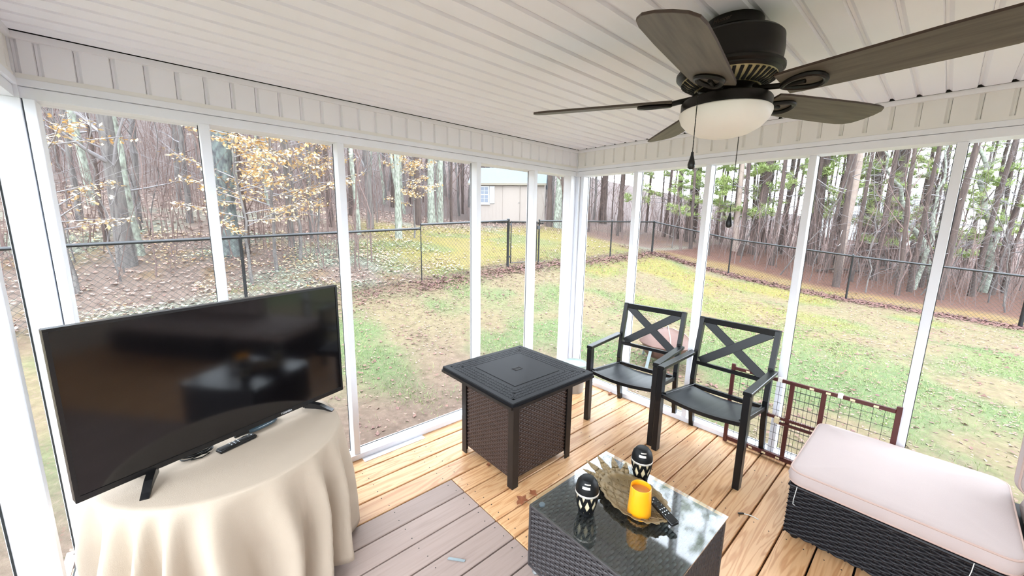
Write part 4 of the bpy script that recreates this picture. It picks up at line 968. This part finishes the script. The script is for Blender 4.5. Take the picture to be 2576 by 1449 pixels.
MB().lathe([(0, 0), (.035, 0), (.035, .02), (0, .03)], 12, (-hw+2.70, -.05, 1.02)).build('knob', 'metal_grey', sh)
MB().lim(-hw+1.86, -hw+2.1, -.03, -.004, 1.965, 1.99).build('vent_plate', 'core_dark', sh)
wi = MB().lim(-hw+.28, -hw+1.05, -.05, -.002, .98, 1.90).build('window_frame', 'shed_trim', sh); MB().lim(-hw+.34, -hw+.99, -.056, -.05, 1.04, 1.84).build('pane', 'shed_glass', wi)
mu_ = MB(); mu_.lim(-hw+.34, -hw+.99, -.062, -.056, 1.42, 1.47)
for x in (.55, .77): mu_.lim(-hw+x, -hw+x+.02, -.060, -.056, 1.04, 1.84)
for z in (1.22, 1.64): mu_.lim(-hw+.34, -hw+.99, -.060, -.056, z, z+.015)
mu_.build('muntins', 'shed_trim', wi)
for x in (.0, 1.07): MB().lim(-hw+x+.0, -hw+x+.28, -.04, -.004, .98, 1.90).build('shutter', 'shed_trim', sh, bevel=.01)
MB().lim(-hw+.2, -hw+1.1, -.07, -.004, .90, .97).build('window_sill', 'shed_trim', sh)

# ---- far house seen between the pines
hp = CAM+ray(2185, 530)*48; hz_ = gz(hp[0], hp[1])
hs = thing('far_house', 'pale distant house glimpsed between the pine trunks', 'house', (hp[0], hp[1], hz_), R_(-75))
MB().lim(-5, 5, -3.5, 3.5, -.5, 3.2).build('walls', 'house_wall', hs); MB().prism([(-5.3, -4, 3.1), (-5.3, 4, 3.1), (-5.3, 0, 5.4)], (10.6, 0, 0)).build('roof', 'house_roof', hs)
for x in (-3.2, 0, 3.2):
    wf = MB().lim(x-.6, x+.6, -3.56, -3.48, 1.0, 2.4).build('window_frame', 'shed_trim', hs); MB().lim(x-.5, x+.5, -3.60, -3.56, 1.1, 2.3).build('pane', 'shed_glass', wf)

# ---- trees
def tl(V, Fc, pts, rad, n):
    pts = [Vector(p) for p in pts]; prev = None; base = len(V)
    for i, p in enumerate(pts):
        t = (pts[min(i+1, len(pts)-1)]-pts[max(i-1, 0)]).normalized()
        if prev is None: x = (Vector((0, 1, 0)) if abs(t.y) < .9 else Vector((1, 0, 0))).cross(t).normalized()
        else: x = (prev-t*prev.dot(t)).normalized()
        prev = x; y = t.cross(x)
        for j in range(n): a = 2*math.pi*j/n; V.append(tuple(p+(x*math.cos(a)+y*math.sin(a))*rad[i]))
    for i in range(len(pts)-1):
        for j in range(n): Fc.append((base+i*n+j, base+i*n+(j+1) % n, base+(i+1)*n+(j+1) % n, base+(i+1)*n+j))
def mesh_of(name, V, Fc, mt, smooth=True):
    me = bpy.data.meshes.new(name); me.from_pydata(V, [], Fc); me.materials.append(MATS[mt]); me.polygons.foreach_set('use_smooth', [smooth]*len(Fc)); me.update(); return me
def trunk_path(rd, h, wob):
    P = [Vector((0, 0, -.3))]; dx = dy = 0
    for i in range(1, 15):
        dx += rd.uniform(-wob, wob); dy += rd.uniform(-wob, wob); P.append(Vector((dx, dy, h*i/14)))
    return P
def bare(seed, h=10, r=.09, wob=.07, nb=26, low=.12, bmat='twig', tmat='bark_grey', fork=False, blen=1.0):
    rd = random.Random(seed); P = trunk_path(rd, h, wob); V = []; Fc = []
    tl(V, Fc, P, [r*1.35, r*1.02]+[r*(1-.85*(i/14)**1.2) for i in range(2, 15)], 9)
    if fork:
        q = P[5]; tl(V, Fc, [q+Vector((0, 0, .0)), q+Vector((.5, .2, 1.2)), q+Vector((1.1, .3, 3)), q+Vector((1.5, .4, 5))], [r*.6, r*.5, r*.38, r*.15], 7)
    tm = mesh_of('trunk', V, Fc, tmat); V = []; Fc = []
    for i in range(nb):
        f = low+(1-low)*(i+rd.random())/nb; k_ = min(13, int(f*14)); p0 = P[k_].lerp(P[k_+1], f*14-k_); a = rd.uniform(0, 6.28); L = blen*h*rd.uniform(.10, .24)*(1.15-.5*f); up = rd.uniform(.15, .9)
        d = Vector((math.cos(a), math.sin(a), up)).normalized(); pts = [p0]; dd = d.copy()
        for s in range(4): dd = (dd+Vector((rd.uniform(-.3, .3), rd.uniform(-.3, .3), rd.uniform(-.1, .25)))).normalized(); pts.append(pts[-1]+dd*L/4)
        r0 = r*(.30-.12*f); tl(V, Fc, pts, [r0, r0*.75, r0*.5, r0*.32, r0*.14], 4)
        for t_ in range(6):
            s = rd.choice((1, 2, 2, 3, 3)); q0 = pts[s].lerp(pts[s+1], rd.random()); e = (dd+Vector((rd.uniform(-1, 1), rd.uniform(-1, 1), rd.uniform(-.3, .8)))).normalized(); l2 = L*rd.uniform(.2, .5)
            q1 = q0+e*l2*.5; e2 = (e+Vector((rd.uniform(-.5, .5), rd.uniform(-.5, .5), rd.uniform(-.2, .5)))).normalized(); tl(V, Fc, [q0, q1, q1+e2*l2*.5], [r0*.30, r0*.2, r0*.08], 3)
    return tm, mesh_of('branches', V, Fc, bmat)
def pine(seed, h=15, r=.14, crown=.45, nb=46, tuft=9, nlen=.20, tmat='bark_brown', dead=10, spread=2.2):
    rd = random.Random(seed); P = trunk_path(rd, h, .05); V = []; Fc = []
    tl(V, Fc, P, [r*1.25, r]+[r*(1-.8*(i/14)) for i in range(2, 15)], 9); tm = mesh_of('trunk', V, Fc, tmat); V = []; Fc = []; NV = []; NF = []
    def at(f): k_ = min(13, int(f*14)); return P[k_].lerp(P[k_+1], f*14-k_)
    for i in range(dead):
        f = rd.uniform(.08, max(.12, crown)); a = rd.uniform(0, 6.28); d = Vector((math.cos(a), math.sin(a), rd.uniform(-.3, .3))); L = rd.uniform(.3, 1.3); p0 = at(f); tl(V, Fc, [p0, p0+d*L*.5, p0+d*L+Vector((0, 0, rd.uniform(-.2, .2)))], [r*.14, r*.09, r*.04], 4)
    for i in range(nb):
        f = crown+(1-crown)*(i+rd.random())/nb; a = rd.uniform(0, 6.28); L = spread*(1.15-f/1.05)*rd.uniform(.6, 1.1)+.25; p0 = at(min(.995, f)); d = Vector((math.cos(a), math.sin(a), rd.uniform(.0, .35)))
        pts = [p0, p0+d*L*.4, p0+d*L*.75+Vector((0, 0, -.04*L)), p0+d*L+Vector((0, 0, .06*L))]; tl(V, Fc, pts, [r*.2, r*.14, r*.09, r*.03], 4)
        for t_ in range(tuft):
            s = .3+.7*(t_+rd.random())/tuft; k_ = min(2, int(s*3)); c = pts[k_].lerp(pts[k_+1], s*3-k_)+Vector((rd.uniform(-.16, .16), rd.uniform(-.16, .16), rd.uniform(-.05, .1)))*L*.5
            for q in range(20):
                e = (d*.7+Vector((rd.uniform(-1, 1), rd.uniform(-1, 1), rd.uniform(-.5, 1)))).normalized(); w_ = e.cross(Vector((rd.uniform(-1, 1), rd.uniform(-1, 1), rd.uniform(-1, 1)))).normalized()*(.012 if nlen < .23 else .010); b0 = len(NV); l2 = nlen*rd.uniform(.7, 1.2)
                NV += [tuple(c-w_), tuple(c+w_), tuple(c+e*l2)]; NF.append((b0, b0+1, b0+2))
    return tm, mesh_of('branches', V, Fc, 'twig'), mesh_of('needles', NV, NF, 'needles', False)
def beech(seed, h=5, r=.035, nl=1100, lmat='beech_leaf', ls=.085):
    rd = random.Random(seed); P = trunk_path(rd, h, .06); V = []; Fc = []; tl(V, Fc, P, [r*1.2, r]+[r*(1-.85*(i/14)) for i in range(2, 15)], 6); tm = mesh_of('trunk', V, Fc, 'bark_grey'); V = []; Fc = []; LV = []; LF = []; br_ = []
    for i in range(30):
        f = .22+.76*(i+rd.random())/30; k_ = min(13, int(f*14)); p0 = P[k_].lerp(P[k_+1], f*14-k_); a = rd.uniform(0, 6.28); L = h*rd.uniform(.18, .34)*(1.15-.7*f); d = Vector((math.cos(a), math.sin(a), rd.uniform(.05, .5)))
        pts = [p0, p0+d*L*.35, p0+d*L*.7+Vector((rd.uniform(-.1, .1), rd.uniform(-.1, .1), 0)), p0+d*L]; tl(V, Fc, pts, [r*.4, r*.28, r*.18, r*.06], 4); br_.append((pts, L))
    for i in range(nl):
        pts, L = rd.choice(br_); s = rd.uniform(.25, 1); k_ = min(2, int(s*3)); c = pts[k_].lerp(pts[k_+1], s*3-k_)+Vector((rd.gauss(0, .09), rd.gauss(0, .09), rd.gauss(-.02, .03)))*h/5
        e = Vector((rd.uniform(-1, 1), rd.uniform(-1, 1), rd.uniform(-.6, .1))).normalized(); w_ = e.cross(Vector((rd.uniform(-.4, .4), rd.uniform(-.4, .4), 1))).normalized(); l2 = ls*rd.uniform(.7, 1.3); b0 = len(LV)
        LV += [tuple(c), tuple(c+e*l2*.5+w_*l2*.3), tuple(c+e*l2), tuple(c+e*l2*.5-w_*l2*.3)]; LF.append((b0, b0+1, b0+2, b0+3))
    return tm, mesh_of('branches', V, Fc, 'twig'), mesh_of('leaves', LV, LF, lmat, False)
def plant(name, meshes, label, cat, x, y, s, rz, group, lean=(0, 0), sr=None):
    z = gz(x, y); t = thing(name, label, cat, (x, y, z), rz, group); t.rotation_euler = (lean[0], lean[1], rz); t.scale = (sr or s, sr or s, s)
    for me, nm in zip(meshes, ('trunk', 'branches', 'foliage')): obj(nm, me, t)
    return t
VB = [bare(20+i, 10, .085, .06, 24, .15, 'twig', 'bark_grey') for i in range(2)]+[bare(30, 10, .075, .10, 30, .08, 'twig_red', 'bark_brown'), bare(31, 10, .09, .05, 22, .2, 'twig', 'bark_brown'), bare(32, 10, .07, .09, 26, .12, 'twig', 'bark_lichen'), bare(33, 10, .085, .07, 24, .1, 'twig_red', 'bark_grey', True)]
VS = [bare(50+i, 5, .017, .11, 20, .08, 'twig_red' if i % 2 else 'twig', 'twig_red' if i % 2 else 'bark_grey', blen=1.3) for i in range(4)]
VP = [pine(60, 15, .13, .50, 40, 8, .24, dead=16), pine(61, 15, .12, .40, 44, 8, .24, dead=20), pine(62, 14, .11, .45, 40, 8, .24, dead=14)]
VY = [pine(70, 7, .075, .17, 50, 18, .22, dead=4, spread=2.3), pine(71, 6, .06, .2, 46, 18, .22, dead=3, spread=2.1)]
big_lich = bare(80, 12, .20, .05, 18, .2, 'twig', 'bark_dark_lichen'); big_grey = bare(81, 12, .17, .07, 34, .12, 'twig', 'bark_grey', True); pale_l = bare(82, 12, .19, .03, 14, .25, 'twig', 'bark_lichen'); pale_b = bare(83, 12, .12, .05, 16, .3, 'twig', 'bark_pale')
brown_t = bare(84, 12, .17, .03, 14, .3, 'twig', 'bark_brown')
def at_px(px, py): p = hit(px, py); return p
def ptree(px, py, wpx, meshes, mr, mh, label, name='bare_tree', group=None, lean=(0, 0), h=None):
    p = at_px(px, py); D = (p-CAM)@cF; r = wpx*D/FPX/2; s = r/mr
    return plant(name, meshes, label, 'tree', p[0], p[1], (h or 14)/mh, random.Random(px).uniform(0, 6.28), group, lean, sr=s)
ptree(578, 640, 44, big_lich, .20, 12, 'thick dark trunk flecked with white lichen behind the second post', h=14)
ptree(322, 668, 32, big_grey, .17, 12, 'broad grey forked tree left of the lichen flecked trunk', h=13)
ptree(1003, 602, 15, pale_l, .19, 12, 'white lichen covered trunk just inside the raised fence'); ptree(903, 590, 11, VB[4], .07, 10, 'thin pale lichen trunk behind the third post')
ptree(932, 575, 15, big_grey, .17, 12, 'grey trunk next to the thin pale lichen trunk'); ptree(1052, 566, 14, brown_t, .17, 12, 'brown mossy trunk left of the twin lichen trunks')
ptree(1086, 563, 17, pale_l, .19, 12, 'left one of the twin lichen trunks beside the shed'); ptree(1107, 562, 16, pale_l, .19, 12, 'right one of the twin lichen trunks beside the shed')
ptree(1402, 573, 18, pale_l, .19, 12, 'pale lichen speckled tree right of the shed', h=15); ptree(1380, 570, 13, brown_t, .17, 12, 'brown trunk squeezed between shed and lichen speckled tree')
ptree(1516, 563, 18, brown_t, .17, 12, 'dark straight trunk right of the porch corner post', name='pine_tree'); ptree(1475, 566, 13, brown_t, .17, 12, 'dark trunk nearest the porch corner post', name='pine_tree')
ptree(1558, 583, 13, brown_t, .17, 12, 'brown trunk behind the straight end fence', name='pine_tree'); ptree(1734, 606, 20, brown_t, .17, 12, 'thick brown trunk left of the bead chain knob', name='pine_tree', lean=(0, .03)); ptree(1700, 600, 13, brown_t, .17, 12, 'slim brown trunk beside the thick brown trunk', name='pine_tree')
ptree(1849, 632, 13, pale_b, .12, 12, 'pale slanting trunk below the hanging pull knob', lean=(.05, .06)); ptree(2106, 686, 17, pale_b, .12, 12, 'pale pinkish trunk beside the right fence post', h=15)
ptree(2215, 668, 32, brown_t, .17, 12, 'widest dark pine trunk right of the pale pinkish trunk', name='pine_tree', h=16); ptree(2165, 662, 22, brown_t, .17, 12, 'dark pine trunk just right of the pale pinkish trunk', name='pine_tree', h=16); ptree(2040, 660, 20, brown_t, .17, 12, 'dark trunk seen just right of the fourth right post', name='pine_tree', h=16); ptree(1895, 640, 20, brown_t, .17, 12, 'dark leaning trunk left of the fourth right post', name='pine_tree', lean=(0, .05), h=16)
ptree(2295, 727, 10, VB[4], .07, 10, 'crooked thin lichen stem in front of the pines', lean=(.10, -.05), h=6); ptree(2340, 722, 16, VB[4], .07, 10, 'crooked lichen stem leaning behind the fifth right post', lean=(-.22, .30), h=6)
ptree(2470, 735, 18, VB[4], .07, 10, 'slanting lichen stem near the right picture edge', lean=(.05, .16), h=7)
for i, (px, py, h, rt) in enumerate(((2300, 705, 6.6, 0), (2520, 740, 6.2, 1), (1842, 628, 7.5, 0), (2085, 650, 9.0, 1), (1768, 618, 6.0, 1), (1662, 596, 9.5, 0), (1960, 640, 9.5, 1))):
    p = at_px(px, py); q = VY[rt]; plant('young_pine', q, ['young pine with pale green tiers left of the fifth right post', 'bushy young pine at the right picture edge', 'young pine behind the hanging pull knob', 'young pine with green tufts right of the fourth right post', 'small pine tuft left of the third right post', 'young pine behind the second right post', 'young pine left of the fourth right post'][i], 'tree', p[0]+.3, p[1], h/(7 if rt == 0 else 6), i*1.3, 'young pines in the right woods')
for i, (px, py, h, nl) in enumerate(((690, 585, 5.2, 0), (745, 575, 5.6, 1), (625, 600, 4.2, 0), (800, 572, 4.0, 1), (1040, 570, 4.6, 0), (175, 620, 4.4, 1))):
    if i == 0: BE = [beech(90, 5, .035, 2300), beech(91, 5, .035, 1600)]
    p = ony(px, py, [7.2, 7.8, 6.6, 8.2, 9.5, 7.0][i]); plant('beech_sapling', BE[nl], ['beech sapling full of cream leaves right of the dark lichen trunk', 'cream leaved beech sapling left of the third post', 'low cream leaved sapling touching the dark lichen trunk', 'sparse cream leaved sapling behind the third post', 'cream leaved sapling by the white lichen trunk', 'tan leaved sapling at the left edge of the woods'][i], 'tree', p[0], p[1], h/5, i*2.1, 'saplings holding pale dead leaves')
# the many look-alikes of the woods
rw = random.Random(77); pts_ = []
def free(x, y, d):
    if math.hypot(x-11.2, y-14.0) < 3.6: return False
    if -1.0 < x-2.2 and x < 10.5 and y < 12.2: return False
    if any((x-a)**2+(y-b_)**2 < d*d for a, b_ in pts_): return False
    return True
def fill(n, a0, a1, d0, d1, mind, fn, cond):
    c = 0; tr_ = 0
    while c < n and tr_ < n*60:
        tr_ += 1; a = R_(rw.uniform(a0, a1)); d = d0+(d1-d0)*rw.random()**1.25; x = CAM[0]+d*math.cos(a); y = CAM[1]+d*math.sin(a)
        if cond(x, y) and free(x, y, mind): pts_.append((x, y)); fn(x, y, d); c += 1
condL = lambda x, y: y > 6.6 and (x < 12.5 or y > 10); condR = lambda x, y: x > fence_x(y)+2.3 and y < 12
def tL(x, y, d): v = rw.choice(VB); s = rw.uniform(.9, 1.6); plant('bare_tree', v, 'slender leafless tree in the dense woods beyond the left fence', 'tree', x, y, s, rw.uniform(0, 6.28), 'leafless trees of the left woods', (rw.gauss(0, .03), rw.gauss(0, .03)), sr=s*rw.uniform(.45, .9))
def tLs(x, y, d): v = rw.choice(VS); plant('bare_sapling', v, 'thin leafless sapling among the trees beyond the left fence', 'tree', x, y, rw.uniform(.7, 1.4), rw.uniform(0, 6.28), 'leafless saplings of the left woods', (rw.gauss(0, .07), rw.gauss(0, .07)))
def tR(x, y, d): v = rw.choice(VP+VP+VB[2:4]); s = rw.uniform(.85, 1.25); plant('pine_tree', v, 'tall dark trunk in the pine woods beyond the right fence', 'tree', x, y, s if v in VP else s*1.4, rw.uniform(0, 6.28), 'tall pines of the right woods', (rw.gauss(0, .025), rw.gauss(0, .025)), sr=s*rw.uniform(.5, .85))
def tRs(x, y, d): v = rw.choice(VS); plant('bare_sapling', v, 'thin leafless sapling among the pines beyond the right fence', 'tree', x, y, rw.uniform(.6, 1.2), rw.uniform(0, 6.28), 'leafless saplings of the right woods', (rw.gauss(0, .09), rw.gauss(0, .09)))
fill(34, 38, 106, 11, 22, 1.0, tL, condL); fill(110, 34, 108, 20, 50, .9, tL, condL); fill(110, 36, 106, 9.5, 28, .35, tLs, condL)
fill(70, 36, 68, 20, 44, .5, tL, condL); fill(36, -9, 36, 16.5, 26, 1.0, tR, condR); fill(85, -9, 38, 25, 48, .8, tR, condR); fill(100, -9, 34, 15, 28, .35, tRs, condR)
# undergrowth stems, beyond counting
V = []; Fc = []; rb_ = random.Random(9); cnt = 0
while cnt < 2600:
    left = rb_.random() < .55
    a = R_(rb_.uniform(36, 108) if left else rb_.uniform(-9, 36)); d = rb_.uniform(9.5, 34) if left else rb_.uniform(15, 34); x = CAM[0]+d*math.cos(a); y = CAM[1]+d*math.sin(a)
    if not (condL(x, y) if left else condR(x, y)): continue
    if math.hypot(x-11.2, y-14.0) < 3.2 or (1.2 < x < 10.5 and y < 12.2): continue
    z = gz(x, y); h_ = rb_.uniform(.8, 3.6); dx, dy = rb_.gauss(0, .16)*h_, rb_.gauss(0, .16)*h_; r = .005+.002*h_
    mid_ = Vector((x+dx*.4+rb_.gauss(0, .05), y+dy*.4, z+h_*.5)); topp = Vector((x+dx, y+dy, z+h_)); tl(V, Fc, [Vector((x, y, z-.1)), mid_, topp], [r, r*.7, r*.2], 3)
    for q in range(3):
        p0 = mid_.lerp(topp, rb_.uniform(-.4, .8)); tl(V, Fc, [p0, p0+Vector((rb_.gauss(0, .35), rb_.gauss(0, .35), rb_.uniform(.0, .5)))*h_*.35], [r*.4, r*.12], 3)
    cnt += 1
o = pyd('undergrowth', V, Fc, 'twig_red'); tag(o, 'tangled bare undergrowth stems at the foot of the woods', 'brush', kind='stuff')
# fallen branch along the right fence
p = at_px(2055, 687); q = at_px(2262, 686)
br2 = thing('fallen_branch', 'long curved dead branch lying behind the right fence', 'branch', (0, 0, 0)); P = []
for i in range(9): t_ = i/8; c = p*(1-t_)+q*t_; P.append((c[0], c[1], gz(c[0], c[1])+.10+.14*math.sin(t_*9)*(.4)))
MB().tube(P, [.05-.003*i for i in range(9)], 8).build('limb', 'bark_brown', br2, smooth=True); MB().tube([P[4], (P[4][0]+.3, P[4][1]+.3, P[4][2]+.35)], .015, 6).build('twig', 'bark_brown', br2)
